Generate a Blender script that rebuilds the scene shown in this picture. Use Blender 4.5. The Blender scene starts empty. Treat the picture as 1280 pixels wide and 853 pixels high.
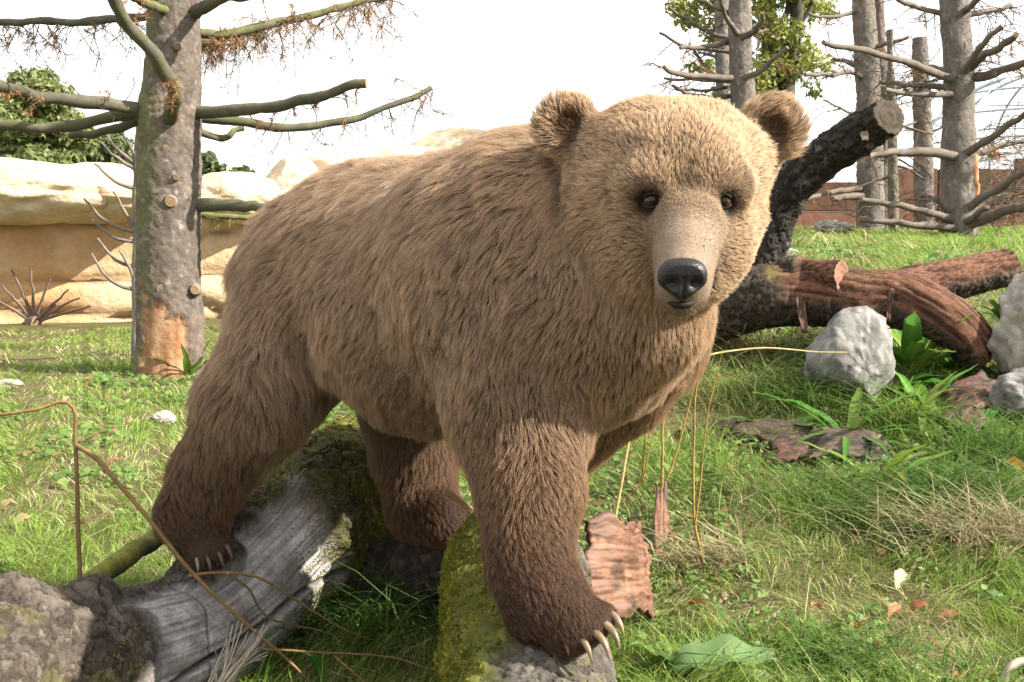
import bpy, bmesh, math, random
import numpy as np
from mathutils import Vector, Matrix
from mathutils.kdtree import KDTree

# ------------------------------------------------------------------ camera
S = bpy.context.scene
COL = S.collection
FPX = 1400.0                 # focal length in photo pixels (1280 wide)
CAM = np.array([0.0, 0.0, 1.05])
PITCH = math.atan(126.5 / FPX)
FWD = np.array([0.0, math.cos(PITCH), -math.sin(PITCH)])
UPV = np.array([0.0, math.sin(PITCH), math.cos(PITCH)])
cam_data = bpy.data.cameras.new('camera')
cam_data.sensor_width = 36.0
cam_data.lens = 36.0 * FPX / 1280.0
cam_data.clip_start = 0.05
cam_data.clip_end = 3000.0
cam = bpy.data.objects.new('camera', cam_data)
cam.location = CAM
cam.rotation_euler = (math.pi / 2 - PITCH, 0, 0)
COL.objects.link(cam)
S.camera = cam

# ------------------------------------------------------------------ sky, sun, exposure
SUN_TO = np.array([0.76, -0.20, 0.56]); SUN_TO /= np.linalg.norm(SUN_TO)
world = bpy.data.worlds.new('World')
S.world = world
world.use_nodes = True
wn = world.node_tree
wn.nodes.clear()
w_out = wn.nodes.new('ShaderNodeOutputWorld')
w_bg = wn.nodes.new('ShaderNodeBackground')
w_sky = wn.nodes.new('ShaderNodeTexSky')
w_sky.sky_type = 'NISHITA'
w_sky.sun_disc = False
w_sky.sun_elevation = math.asin(SUN_TO[2])
w_sky.sun_rotation = math.atan2(SUN_TO[0], SUN_TO[1])
w_sky.air_density = 1.0
w_sky.dust_density = 4.0
w_sky.ozone_density = 1.0
# thin bright milky overcast veil over the whole sky
w_mix = wn.nodes.new('ShaderNodeMix'); w_mix.data_type = 'RGBA'
w_mix.inputs[0].default_value = 0.85
w_mix.inputs[7].default_value = (6.5, 6.45, 6.35, 1.0)
wn.links.new(w_sky.outputs[0], w_mix.inputs[6])
wn.links.new(w_mix.outputs[2], w_bg.inputs[0])
w_bg.inputs[1].default_value = 0.10
wn.links.new(w_bg.outputs[0], w_out.inputs[0])

sun_d = bpy.data.lights.new('sun', 'SUN')
sun_d.energy = 4.9
sun_d.angle = math.radians(0.6)
sun_d.color = (1.0, 0.94, 0.84)
sun = bpy.data.objects.new('sun', sun_d)
sun.rotation_euler = Vector(SUN_TO).to_track_quat('Z', 'Y').to_euler()
sun.location = (4, -1, 6)
COL.objects.link(sun)

S.view_settings.view_transform = 'Standard'
S.view_settings.look = 'None'
S.view_settings.gamma = 1.0
S.view_settings.use_curve_mapping = False
S.view_settings.exposure = 1.50
S.render.engine = 'CYCLES'
S.cycles.max_bounces = 8
S.cycles.transparent_max_bounces = 8
S.cycles.use_denoising = True
S.cycles_curves.shape = 'RIBBONS'

# ------------------------------------------------------------------ helpers
rng = np.random.default_rng(7)

def P(px, py, d):
    """photo pixel + distance along the view axis -> world point"""
    return CAM + FWD * d + np.array([1.0, 0, 0]) * ((px - 640.0) / FPX * d) + UPV * ((426.5 - py) / FPX * d)

def hash3(i, j, k, seed=0):
    h = (i.astype(np.int64) * 374761393 + j.astype(np.int64) * 668265263 + k.astype(np.int64) * 2147483647 + seed * 974634177) & 0xFFFFFFFF
    h = ((h ^ (h >> 13)) * 1274126177) & 0xFFFFFFFF
    h = h ^ (h >> 16)
    h = (h * 2246822519) & 0xFFFFFFFF
    h = h ^ (h >> 15)
    return (h & 0xFFFFFF) / float(0xFFFFFF)

def vnoise(p, seed=0):
    """value noise in -1..1, p (N,3)"""
    p = np.asarray(p, dtype=np.float64)
    i = np.floor(p).astype(np.int64)
    f = p - i
    u = f * f * f * (f * (f * 6 - 15) + 10)
    r = 0
    for dx in (0, 1):
        for dy in (0, 1):
            for dz in (0, 1):
                w = (u[:, 0] if dx else 1 - u[:, 0]) * (u[:, 1] if dy else 1 - u[:, 1]) * (u[:, 2] if dz else 1 - u[:, 2])
                r = r + w * hash3(i[:, 0] + dx, i[:, 1] + dy, i[:, 2] + dz, seed)
    return r * 2 - 1

def fbm(p, seed=0, octaves=4, lac=2.1, gain=0.5):
    p = np.asarray(p, dtype=np.float64)
    a, s, r = 1.0, 0.0, 0
    for o in range(octaves):
        r = r + a * vnoise(p, seed + o * 17)
        s += a
        a *= gain
        p = p * lac + 3.7
    return r / s

def worley(p, seed=0):
    """F1, F2 and a random value of the nearest cell, p (N,3)"""
    p = np.asarray(p, dtype=np.float64)
    i = np.floor(p).astype(np.int64)
    f1 = np.full(len(p), 9.0); f2 = np.full(len(p), 9.0); rv = np.zeros(len(p))
    for dx in (-1, 0, 1):
        for dy in (-1, 0, 1):
            for dz in (-1, 0, 1):
                c = i + np.array([dx, dy, dz])
                q = np.stack([c[:, 0] + hash3(c[:, 0], c[:, 1], c[:, 2], seed + 1),
                              c[:, 1] + hash3(c[:, 0], c[:, 1], c[:, 2], seed + 2),
                              c[:, 2] + hash3(c[:, 0], c[:, 1], c[:, 2], seed + 3)], 1)
                d = np.linalg.norm(p - q, axis=1)
                near = d < f1
                f2 = np.where(near, f1, np.minimum(f2, d))
                rv = np.where(near, hash3(c[:, 0], c[:, 1], c[:, 2], seed + 4), rv)
                f1 = np.where(near, d, f1)
    return f1, f2, rv

def sstep(a, b, x):
    t = np.clip((x - a) / (b - a), 0, 1)
    return t * t * (3 - 2 * t)

def unit(v):
    v = np.asarray(v, dtype=np.float64)
    return v / np.maximum(np.linalg.norm(v, axis=-1, keepdims=True), 1e-9)

def mesh_np(name, verts, faces_flat, face_sizes, mat=None, smooth=True):
    """mesh from numpy arrays"""
    verts = np.asarray(verts, dtype=np.float32)
    faces_flat = np.asarray(faces_flat, dtype=np.int32).ravel()
    face_sizes = np.asarray(face_sizes, dtype=np.int32).ravel()
    me = bpy.data.meshes.new(name)
    me.vertices.add(len(verts))
    me.vertices.foreach_set('co', verts.ravel())
    me.loops.add(len(faces_flat))
    me.loops.foreach_set('vertex_index', faces_flat)
    me.polygons.add(len(face_sizes))
    st = np.concatenate([[0], np.cumsum(face_sizes)[:-1]]).astype(np.int32)
    me.polygons.foreach_set('loop_start', st)
    me.update(calc_edges=True)
    if smooth:
        me.polygons.foreach_set('use_smooth', np.ones(len(face_sizes), dtype=bool))
    if mat is not None:
        me.materials.append(mat)
    return me

def quads(name, verts, q, mat=None, smooth=True):
    q = np.asarray(q, dtype=np.int32).reshape(-1, 4)
    return mesh_np(name, verts, q, np.full(len(q), 4), mat, smooth)

def tris(name, verts, t, mat=None, smooth=True):
    t = np.asarray(t, dtype=np.int32).reshape(-1, 3)
    return mesh_np(name, verts, t, np.full(len(t), 3), mat, smooth)

def put_color(me, cols, name='col'):
    """per-vertex colour attribute (N,3)"""
    a = me.attributes.new(name, 'FLOAT_COLOR', 'POINT')
    c = np.ones((len(cols), 4), dtype=np.float32)
    c[:, :3] = cols
    a.data.foreach_set('color', c.ravel())

def put_float(me, vals, name):
    a = me.attributes.new(name, 'FLOAT', 'POINT')
    a.data.foreach_set('value', np.asarray(vals, dtype=np.float32))

def link(name, data, parent=None, loc=None):
    o = bpy.data.objects.new(name, data)
    COL.objects.link(o)
    if loc is not None:
        o.location = loc
    if parent is not None:
        o.parent = parent
        # geometry is written in world space: undo the parent's offset
        off = Vector((0, 0, 0)); q = parent
        while q is not None:
            off += q.location; q = q.parent
        o.location = -off if loc is None else Vector(loc) - off
    return o

def tag(o, label=None, category=None, group=None, kind=None):
    if label: o['label'] = label
    if category: o['category'] = category
    if group: o['group'] = group
    if kind: o['kind'] = kind
    return o

def thing(name, label, category, loc=(0, 0, 0), group=None):
    o = bpy.data.objects.new(name, None)
    o.empty_display_size = 0.1
    COL.objects.link(o)
    o.location = loc
    return tag(o, label, category, group)

def tube_mesh(name, pts, rad, mat, n=8, cap=True):
    pts = np.asarray(pts, float); rad = np.broadcast_to(np.asarray(rad, float), (len(pts),))
    t = unit(np.gradient(pts, axis=0))
    ref = np.array([0.03, .1, 1.0]) if abs(t[0][2]) < .9 else np.array([1.0, 0.02, 0])
    u = unit(np.cross(t, ref)); v = np.cross(t, u)
    a = np.linspace(0, 2 * math.pi, n, endpoint=False)
    ring = pts[:, None] + rad[:, None, None] * (np.cos(a)[None, :, None] * u[:, None] + np.sin(a)[None, :, None] * v[:, None])
    vv = ring.reshape(-1, 3)
    i, j = np.meshgrid(np.arange(len(pts) - 1), np.arange(n), indexing='ij')
    q = np.stack([i * n + j, i * n + (j + 1) % n, (i + 1) * n + (j + 1) % n, (i + 1) * n + j], -1).reshape(-1, 4)
    flat = list(q.ravel()); sizes = [4] * len(q)
    if cap:
        flat += list(range(n))[::-1] + list(range((len(pts) - 1) * n, len(pts) * n)); sizes += [n, n]
    return mesh_np(name, vv, flat, sizes, mat)

# ------------------------------------------------------------------ node materials
class NT:
    def __init__(self, name):
        self.m = bpy.data.materials.new(name)
        self.m.use_nodes = True
        self.t = self.m.node_tree
        self.b = self.t.nodes['Principled BSDF']
        self.out = self.t.nodes['Material Output']
        self._co = None
    def n(self, kind, **kw):
        x = self.t.nodes.new('ShaderNode' + kind)
        for k, v in kw.items():
            setattr(x, k, v)
        return x
    def l(self, a, b):
        self.t.links.new(a, b)
    def coord(self, scale=(1, 1, 1), which='Object'):
        tc = self.n('TexCoord')
        mp = self.n('Mapping')
        mp.inputs['Scale'].default_value = scale
        self.l(tc.outputs[which], mp.inputs['Vector'])
        return mp.outputs[0]
    def noise(self, scale, detail=5, rough=0.6, vec=None, dist=0.0):
        x = self.n('TexNoise')
        x.inputs['Scale'].default_value = scale
        x.inputs['Detail'].default_value = detail
        x.inputs['Roughness'].default_value = rough
        x.inputs['Distortion'].default_value = dist
        if vec is not None: self.l(vec, x.inputs['Vector'])
        return x.outputs['Fac']
    def voro(self, scale, feature='F1', vec=None, out='Distance', rand=1.0):
        x = self.n('TexVoronoi', feature=feature)
        x.inputs['Scale'].default_value = scale
        x.inputs['Randomness'].default_value = rand
        if vec is not None: self.l(vec, x.inputs['Vector'])
        return x.outputs[out]
    def ramp(self, fac, stops):
        x = self.n('ValToRGB')
        e = x.color_ramp.elements
        while len(e) < len(stops): e.new(0.5)
        for k, (p, c) in enumerate(stops):
            e[k].position = p
            e[k].color = (*c, 1) if len(c) == 3 else c
        self.l(fac, x.inputs[0])
        return x.outputs[0]
    def mix(self, fac, a, b, mode='MIX'):
        x = self.n('Mix', data_type='RGBA', blend_type=mode)
        for v, s in ((fac, x.inputs[0]), (a, x.inputs[6]), (b, x.inputs[7])):
            if hasattr(v, 'links'): self.l(v, s)
            elif isinstance(v, tuple): s.default_value = (*v, 1)
            else: s.default_value = v
        return x.outputs[2]
    def math(self, op, a, b=None, clamp=False):
        x = self.n('Math', operation=op, use_clamp=clamp)
        for v, s in ((a, x.inputs[0]), (b, x.inputs[1])):
            if v is None: continue
            if hasattr(v, 'links'): self.l(v, s)
            else: s.default_value = v
        return x.outputs[0]
    def attr(self, name, out='Color'):
        x = self.n('Attribute', attribute_name=name)
        return x.outputs[out]
    def bump(self, h, strength=0.5, dist=0.01, normal=None):
        x = self.n('Bump')
        x.inputs['Strength'].default_value = strength
        x.inputs['Distance'].default_value = dist
        self.l(h, x.inputs['Height'])
        if normal is not None: self.l(normal, x.inputs['Normal'])
        return x.outputs[0]
    def done(self, color=None, rough=0.8, normal=None, spec=0.3):
        if color is not None:
            if hasattr(color, 'links'): self.l(color, self.b.inputs['Base Color'])
            else: self.b.inputs['Base Color'].default_value = (*color, 1)
        if hasattr(rough, 'links'): self.l(rough, self.b.inputs['Roughness'])
        else: self.b.inputs['Roughness'].default_value = rough
        if normal is not None: self.l(normal, self.b.inputs['Normal'])
        self.b.inputs['Specular IOR Level'].default_value = spec
        return self.m
# ------------------------------------------------------------------ terrain
BY = np.array([-40, 1.5, 2.5, 3.5, 4.5, 5.5, 7.0, 9.0, 12.0, 20.0, 60.0, 2000.0])
BZ = np.array([0.0, .05, .10, .20, .36, .66, .90, 1.00, 1.09, 1.27, 1.50, 1.50])
def ground_z(x, y):
    x = np.asarray(x, float); y = np.asarray(y, float)
    s = sstep(-1.3, 1.0, x)
    # a bank that climbs to the right
    b = (np.interp(y - .25, BY, BZ) + np.interp(y, BY, BZ) + np.interp(y + .25, BY, BZ)) / 3
    sh = np.broadcast_arrays(x, y)[0].shape
    p = np.stack([np.broadcast_to(x, sh).ravel(), np.broadcast_to(y, sh).ravel(), np.zeros(int(np.prod(sh)) if sh else 1)], 1)
    n = (fbm(p * .9, 5, 3) * .035 + fbm(p * 4.0, 9, 2) * .018).reshape(sh)
    return s * b + n

def hit(px, py):
    """where the view ray through a photo pixel meets the ground"""
    d = P(px, py, 1.0) - CAM
    t = np.concatenate([np.arange(1.0, 8, .01), np.arange(8, 60, .05)])
    q = CAM[None] + d[None] * t[:, None]
    below = q[:, 2] < ground_z(q[:, 0], q[:, 1])
    return q[np.argmax(below)] if below.any() else q[-1]

def grid_axis(lo, hi, c0, c1, fine):
    """fine steps inside c0..c1, growing outside"""
    a = list(np.arange(c0, c1, fine)); s = fine; x = c1
    while x < hi:
        a.append(x); s *= 1.12; x += s
    a.append(hi); s = fine; x = c0
    b = []
    while x > lo:
        s *= 1.12; x -= s; b.append(max(x, lo))
    return np.array(b[::-1] + a)
gx = grid_axis(-700, 700, -4, 4, .05); gy = grid_axis(-30, 1500, 1.2, 9, .05)
X, Y = np.meshgrid(gx, gy, indexing='ij')
Z = ground_z(X, Y)
gv = np.stack([X, Y, Z], -1).reshape(-1, 3)
i, j = np.meshgrid(np.arange(len(gx) - 1), np.arange(len(gy) - 1), indexing='ij')
a = i * len(gy) + j
m = NT('soil')
co = m.coord()
n1 = m.noise(2.2, 6, .65, co); n2 = m.noise(28, 6, .7, co)
turf = m.ramp(m.noise(1.6, 5, .65, co), [(.35, (.075, .085, .026)), (.52, (.12, .115, .045)), (.68, (.18, .145, .075))])
soil = m.ramp(n2, [(.25, (.030, .022, .012)), (.5, (.080, .062, .032)), (.75, (.17, .14, .075))])
m_soil = m.done(m.mix(m.ramp(n1, [(.40, (.25,) * 3), (.60, (.9,) * 3)]), soil, turf), .95, m.bump(n2, .7, .03), .1)
ground = link('ground', quads('ground', gv, np.stack([a, a + len(gy), a + len(gy) + 1, a + 1], -1).reshape(-1, 4), m_soil))
tag(ground, 'rough sloping enclosure ground under the grass', 'ground', kind='structure')

# ------------------------------------------------------------------ grass
LOG_KEEP_OUT = []          # capsules where no blade may root
def blades(root, length, width, lean_dir, lean, col_root, col_tip, yaw):
    """curved tapering blades, 3 segments each: verts, tris, colours"""
    N = len(root)
    side = np.stack([np.cos(yaw), np.sin(yaw), np.zeros(N)], 1)
    t = np.array([0, .4, .75, 1.0]); wd = np.array([1, .9, .6, 0])
    pts = []
    for k in range(4):
        up = length * (t[k] - .35 * lean * t[k] ** 2)
        out = length * lean * t[k] ** 1.8
        c = root + np.array([0, 0, 1.0]) * up[:, None] + lean_dir * out[:, None]
        if k < 3:
            pts += [c - side * (width * wd[k] * .5)[:, None], c + side * (width * wd[k] * .5)[:, None]]
        else:
            pts += [c]
    v = np.stack(pts, 1).reshape(-1, 3)
    b = np.arange(N)[:, None] * 7
    tr = np.concatenate([b + np.array([[0, 1, 3]]), b + np.array([[0, 3, 2]]), b + np.array([[2, 3, 5]]), b + np.array([[2, 5, 4]]), b + np.array([[4, 5, 6]])])
    tc = np.array([0, 0, .4, .4, .75, .75, 1.0])[None, :, None]
    col = (col_root[:, None] * (1 - tc) + col_tip[:, None] * tc).reshape(-1, 3)
    return v, tr, col

def leaf_material(name, transl=.35, rough=.5, spec=.3):
    m = NT(name)
    c = m.attr('col')
    m.done(c, rough, None, spec)
    tr = m.n('BsdfTranslucent'); m.l(c, tr.inputs[0])
    mx = m.n('MixShader'); mx.inputs[0].default_value = transl
    m.l(m.b.outputs[0], mx.inputs[1]); m.l(tr.outputs[0], mx.inputs[2])
    m.l(mx.outputs[0], m.out.inputs['Surface'])
    return m.m
m_grass = leaf_material('grass_blade', .38, .55, .2)

def in_keepout(p):
    k = np.zeros(len(p), bool)
    for a, b, r in LOG_KEEP_OUT:
        ab = b - a
        t = np.clip(((p - a) @ ab) / max(ab @ ab, 1e-9), 0, 1)
        q = p - (a + t[:, None] * ab)
        k |= (np.linalg.norm(q[:, :2], axis=1) < r * .92)
    return k

def make_grass(N):
    # denser near the viewer, thinning with distance
    u = rng.random(N)
    r0, r1 = 1.7, 26.0
    r = (r0 ** .42 + u * (r1 ** .42 - r0 ** .42)) ** (1 / .42)
    th = (rng.random(N) - .5) * 2 * math.radians(36)
    x, y = r * np.sin(th), r * np.cos(th)
    p = np.stack([x, y, np.zeros(N)], 1)
    # tufts: pull blades to tuft centres
    f1, f2, rv = worley(p * np.array([9, 9, 0]) / np.maximum(1, r / 5)[:, None], 41)
    patch = fbm(p * 1.1, 51, 3)
    patch2 = fbm(p * 3.2, 57, 3)
    # worn, thatchy places grow less
    bare = np.clip(.50 + patch * 1.1 + patch2 * .6 + (f1 - .5) * -.6, 0, 1)
    left = sstep(.0, -1.5, x) * sstep(3.0, 5.0, y)
    keep = rng.random(N) < np.clip(bare + .30 - left * .10, .30, 1)
    keep &= ~in_keepout(p)
    # the wall stands on the left: no grass behind it
    keep &= ~((y > 13.2) & (x < 1.0))
    x, y, r, p, f1, rv, patch, patch2, left = (a[keep] for a in (x, y, r, p, f1, rv, patch, patch2, left))
    n = len(x)
    z = ground_z(x, y) - .004
    root = np.stack([x, y, z], 1)
    far = np.clip(r / 4.0, .7, 4.5)
    ln = (.040 + .040 * rng.random(n)) * (1 + .55 * rv) * (1 + .5 * patch2) * (1 - .35 * left)
    tall = rng.random(n) < .035
    ln = np.where(tall, ln * 2.1, ln)
    ln = np.clip(ln, .022, .24)
    wd = (.0022 + .0020 * rng.random(n)) * far
    ang = rng.random(n) * 2 * math.pi
    cl = rv * 2 * math.pi
    ld = np.stack([np.cos(ang) * .6 + np.cos(cl) * .8, np.sin(ang) * .6 + np.sin(cl) * .8, np.zeros(n)], 1)
    ld = unit(ld)
    lean = np.clip(.35 + .6 * rng.random(n) + .3 * f1, .2, 1.25)
    k = rng.random(n)[:, None]
    green = np.array([.095, .195, .028]) * (1 - k) + np.array([.260, .370, .070]) * k
    straw = np.array([.56, .48, .27]) * (.7 + .5 * rng.random(n))[:, None]
    dry = np.clip(.20 - patch * .55 + patch2 * -.5 + left * .14, .05, .85)
    isdry = (rng.random(n) < dry)[:, None]
    tip = np.where(isdry, straw, green * (1 + .3 * patch)[:, None])
    lean = np.where(isdry[:, 0], np.clip(lean * 1.35, 0, 1.4), lean)
    base = np.where(isdry, straw * .8, green * .75 + np.array([.03, .02, .0]))
    v, tr, col = blades(root, ln, wd, ld, lean, base, tip, ang + 1.3)
    me = tris('grass', v, tr, m_grass, smooth=False)
    put_color(me, col)
    return me
# ------------------------------------------------------------------ generic builders
def catmull(pts, n):
    pts = np.asarray(pts, float)
    q = np.vstack([2 * pts[0] - pts[1], pts, 2 * pts[-1] - pts[-2]])
    d = np.r_[0, np.cumsum(np.linalg.norm(np.diff(pts, axis=0), axis=1))]
    s = np.linspace(0, d[-1], n)
    out = np.zeros((n, pts.shape[1]))
    for k, x in enumerate(s):
        i = min(max(np.searchsorted(d, x, 'right') - 1, 0), len(pts) - 2)
        t = (x - d[i]) / max(d[i + 1] - d[i], 1e-9)
        p0, p1, p2, p3 = q[i], q[i + 1], q[i + 2], q[i + 3]
        out[k] = .5 * ((2 * p1) + (-p0 + p2) * t + (2 * p0 - 5 * p1 + 4 * p2 - p3) * t ** 2 + (-p0 + 3 * p1 - 3 * p2 + p3) * t ** 3)
    return out

def frames(c, up=(0, 0, 1.0)):
    t = unit(np.gradient(c, axis=0))
    ref = np.array(up, float)
    if abs(t[0] @ ref) > .9: ref = np.array([0, -1.0, 0])
    u = np.zeros_like(t)
    u[0] = unit(ref - t[0] * (ref @ t[0]))
    for k in range(1, len(t)):
        u[k] = unit(u[k - 1] - t[k] * (u[k - 1] @ t[k]))
    return t, u, np.cross(t, u)

def round_mesh(name, path, radii, ns, na, fn, mat, ring_col=((.17, .11, .06), (.27, .19, .12)), up=(0, 0, 1.0), caps=(True, True)):
    """a limb along a path; fn(pos, s, ang, radius) -> (displacement, colour); sawn caps.
    ang = 0 points 'up', +90 deg to the left of the path direction"""
    pr = catmull(np.hstack([np.asarray(path, float), np.asarray(radii, float)[:, None]]), ns)
    c, r = pr[:, :3], pr[:, 3]
    t, u, w = frames(c, up)
    a = np.linspace(0, 2 * math.pi, na, endpoint=False)
    dirs = np.cos(a)[None, :, None] * u[:, None] + np.sin(a)[None, :, None] * w[:, None]
    base = (c[:, None] + dirs * r[:, None, None]).reshape(-1, 3)
    S_ = np.repeat(np.linspace(0, 1, ns), na); A_ = np.tile(a, ns); R_ = np.repeat(r, na)
    disp, col = fn(base, S_, A_, R_)
    v = base + dirs.reshape(-1, 3) * disp[:, None]
    i, j = np.meshgrid(np.arange(ns - 1), np.arange(na), indexing='ij')
    q = np.stack([i * na + j, i * na + (j + 1) % na, (i + 1) * na + (j + 1) % na, (i + 1) * na + j], -1).reshape(-1, 4)
    V = [v]; C = [col]; flat = [q[:, ::-1].ravel()]; sizes = [np.full(len(q), 4)]
    nv = len(v)
    for end, on in ((0, caps[0]), (ns - 1, caps[1])):
        if not on: continue
        rim = v[end * na:(end + 1) * na]
        sgn = -1 if end == 0 else 1
        prev = np.arange(end * na, (end + 1) * na)
        # a separate cap with its own rim so the edge stays sharp
        K = 6
        for k, f in enumerate((1.0, .82, .62, .42, .22, .06)):
            ring = c[end] + (rim - c[end]) * f + t[end] * sgn * .004 * math.sin(k * 2.3)
            V.append(ring)
            g = (k % 2) * .5 + .25 + .2 * vnoise(ring * 60, 77)[:, None]
            C.append(np.array(ring_col[0]) * (1 - g) + np.array(ring_col[1]) * g)
            cur = np.arange(nv, nv + na); nv += na
            if k > 0:
                a0, b0 = prev, np.roll(prev, -1); a1, b1 = cur, np.roll(cur, -1)
                qq = np.stack([a0, b0, b1, a1], -1)
                if end != 0: qq = qq
                else: qq = qq[:, ::-1]
                flat.append(qq[:, ::-1].ravel() if end == 0 else qq.ravel()); sizes.append(np.full(na, 4))
            prev = cur
        flat.append(prev if end != 0 else prev[::-1]); sizes.append(np.array([na]))
    me = mesh_np(name, np.vstack(V), np.concatenate(flat), np.concatenate(sizes), mat)
    put_color(me, np.clip(np.vstack(C), 0, 1))
    return me

def wood_material(name, rough=.85, bscale=60, bstr=.5, bdist=.01, vary=.35, spec=.2, stretch=(1, 1, 1)):
    """vertex-coloured wood or bark with fine grain"""
    m = NT(name)
    co = m.coord(stretch)
    n1 = m.noise(bscale, 7, .7, co); n2 = m.noise(bscale * .22, 4, .6, co)
    g = m.ramp(n1, [(.25, (1 - vary,) * 3), (.75, (1 + vary,) * 3)])
    g2 = m.ramp(n2, [(.3, (1 - vary * .6,) * 3), (.7, (1 + vary * .4,) * 3)])
    c = m.mix(1.0, m.mix(1.0, m.attr('col'), g, 'MULTIPLY'), g2, 'MULTIPLY')
    return m.done(c, rough, m.bump(n1, bstr, bdist), spec)
m_bark = wood_material('bark', .9, 55, .7, .012, .45)
m_spruce = wood_material('spruce_bark', .9, 30, .8, .02, .40)
m_branch = wood_material('branch_bark', .85, 90, .5, .006, .35)
m_wood = wood_material('bare_wood', .62, 70, .35, .004, .28, .35)

def branch_mesh(name, pts, r0, r1, col, mat=None, ns=None, na=9, seed=0, moss=0.0, mosscol=(.12, .135, .035), knob=.17, up=(0, 0, 1.0)):
    pts = np.asarray(pts, float)
    L = np.linalg.norm(np.diff(pts, axis=0), axis=1).sum()
    if L > r0 * 8:                     # natural crooks along the limb
        pts = catmull(pts, 14)
        env = np.linspace(0, 1, 14)[:, None] * .6 + .1
        pts = pts + np.stack([fbm(pts / (L * .16) + 13 * k, seed + 50 + k, 3) for k in range(3)], 1) * (r0 * 1.5 + L * .008) * env
    ns = ns or int(np.clip(L / max(r0, .004) * 1.2, 6, 44))
    rad = r0 + (r1 - r0) * np.linspace(0, 1, len(pts)) ** .9
    def fn(p, s, a, r):
        n = fbm(p / max(r0 * 2.2, .004), seed, 3)
        d = r * knob * n * 2
        k = .5 + .5 * fbm(p / max(r0 * 3, .01) + 7, seed + 3, 2)
        c = np.array(col)[None] * (.7 + .6 * k)[:, None]
        if moss > 0:
            w = np.clip(moss * 1.3 * (.5 + .5 * np.cos(a)) + .8 * fbm(p * 14, seed + 9, 2), 0, 1)[:, None] * min(1, moss * 1.4)
            c = c * (1 - w) + np.array(mosscol) * (.7 + .6 * k)[:, None] * w
        return d, c
    return round_mesh(name, pts, rad, ns, na, fn, mat or m_branch, up=up)

def rock_mesh(name, centre, size, seed, mat, cols, n=40, rough=.22, flat_bottom=False, facets=7):
    """a boulder: a sphere cut by random planes and roughened"""
    th = np.linspace(0, math.pi, n); ph = np.linspace(0, 2 * math.pi, 2 * n, endpoint=False)
    T, F = np.meshgrid(th, ph, indexing='ij')
    d = np.stack([np.sin(T) * np.cos(F), np.cos(T), -np.sin(T) * np.sin(F)], -1).reshape(-1, 3)
    rr = np.random.default_rng(seed)
    r = np.ones(len(d))
    for k in range(facets):
        nrm = unit(rr.normal(size=3)); h = .62 + .28 * rr.random()
        c = d @ nrm
        lim = np.where(c > .05, h / np.maximum(c, .05), 9)
        r = -np.log(np.exp(-r * 55) + np.exp(-lim * 55)) / 55
    r = r * (1 + rough * fbm(d * 2.2 + seed, seed, 4) + rough * .45 * fbm(d * 7 + seed, seed + 5, 4))
    v = d * r[:, None] * np.array(size) + np.array(centre)
    i, j = np.meshgrid(np.arange(n - 1), np.arange(2 * n), indexing='ij')
    a = i * 2 * n + j; b = i * 2 * n + (j + 1) % (2 * n)
    me = quads(name, v, np.stack([a, a + 2 * n, b + 2 * n, b], -1).reshape(-1, 4), mat)
    k = np.clip(.5 + .9 * fbm(d * 3.5 + 2, seed + 8, 4), 0, 1)[:, None]
    k2 = sstep(.15, .5, fbm(d * 6, seed + 12, 3))[:, None]
    col = np.array(cols[0]) * (1 - k) + np.array(cols[1]) * k
    col = col * (1 - k2) + np.array(cols[2]) * k2
    put_color(me, col)
    return me
m_stone = wood_material('stone', .88, 45, .55, .012, .30, .25)
m_sand = wood_material('sandstone', .92, 7, .9, .07, .20, .15)

# ------------------------------------------------------------------ the moulded sandstone wall on the left
SAND = ((.56, .38, .22), (.63, .48, .31), (.57, .32, .145))
CAPS = ((.55, .44, .30), (.66, .55, .40), (.60, .42, .24))
def wall_face(name, pts, zlo, zhi, seed, cols, thick=.5, step=.09):
    """rough moulded rock face along a plan line (x, y), with horizontal cracks"""
    c = catmull(np.array([(x, y, 0) for x, y in pts], float), int(np.linalg.norm(np.diff(np.array(pts), axis=0), axis=1).sum() / step))
    nz = int((zhi - zlo) / step * 1.4)
    t = unit(np.gradient(c, axis=0)); nrm = np.stack([t[:, 1], -t[:, 0], 0 * t[:, 0]], 1)
    if nrm[:, 1].mean() > 0: nrm = -nrm
    zz = np.linspace(zlo, zhi, nz)
    p = c[:, None] + np.array([0, 0, 1.0]) * zz[None, :, None]
    fl = p.reshape(-1, 3)
    f1, f2, rv = worley(fl * np.array([.38, .38, 1.25]), seed)
    crack = sstep(.07, .0, f2 - f1)
    bul = fbm(fl * .8, seed, 4) * .13 + (rv - .5) * .08 + (sstep(0, .2, f2 - f1)) * .05 - crack * .08
    topround = -.35 * sstep(zhi - .35, zhi, fl[:, 2]) ** 2
    q = fl + np.repeat(nrm, nz, 0) * (bul + topround)[:, None]
    k = np.clip(.5 + .8 * fbm(fl * 1.3, seed + 3, 4) + (rv - .5) * .5, 0, 1)[:, None]
    k2 = sstep(.0, .45, fbm(fl * np.array([.9, .9, .5]), seed + 6, 3))[:, None]
    col = np.array(cols[0]) * (1 - k) + np.array(cols[1]) * k
    col = col * (1 - k2 * .8) + np.array(cols[2]) * k2 * .8
    col = col * (1 - .45 * crack[:, None])
    # a back sheet closes it off
    back = fl - np.repeat(nrm, nz, 0) * thick
    nc = len(c)
    i, j = np.meshgrid(np.arange(nc - 1), np.arange(nz - 1), indexing='ij')
    a = i * nz + j
    fq = np.stack([a, a + nz, a + nz + 1, a + 1], -1).reshape(-1, 4)
    M = nc * nz
    bq_ = fq[:, ::-1] + M
    tp = np.arange(nc - 1) * nz + nz - 1
    tq = np.stack([tp, tp + nz, tp + nz + M, tp + M], -1)
    me = quads(name, np.vstack([q, back]), np.vstack([fq, bq_, tq]), m_sand)
    put_color(me, np.vstack([col, col]))
    return me

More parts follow.
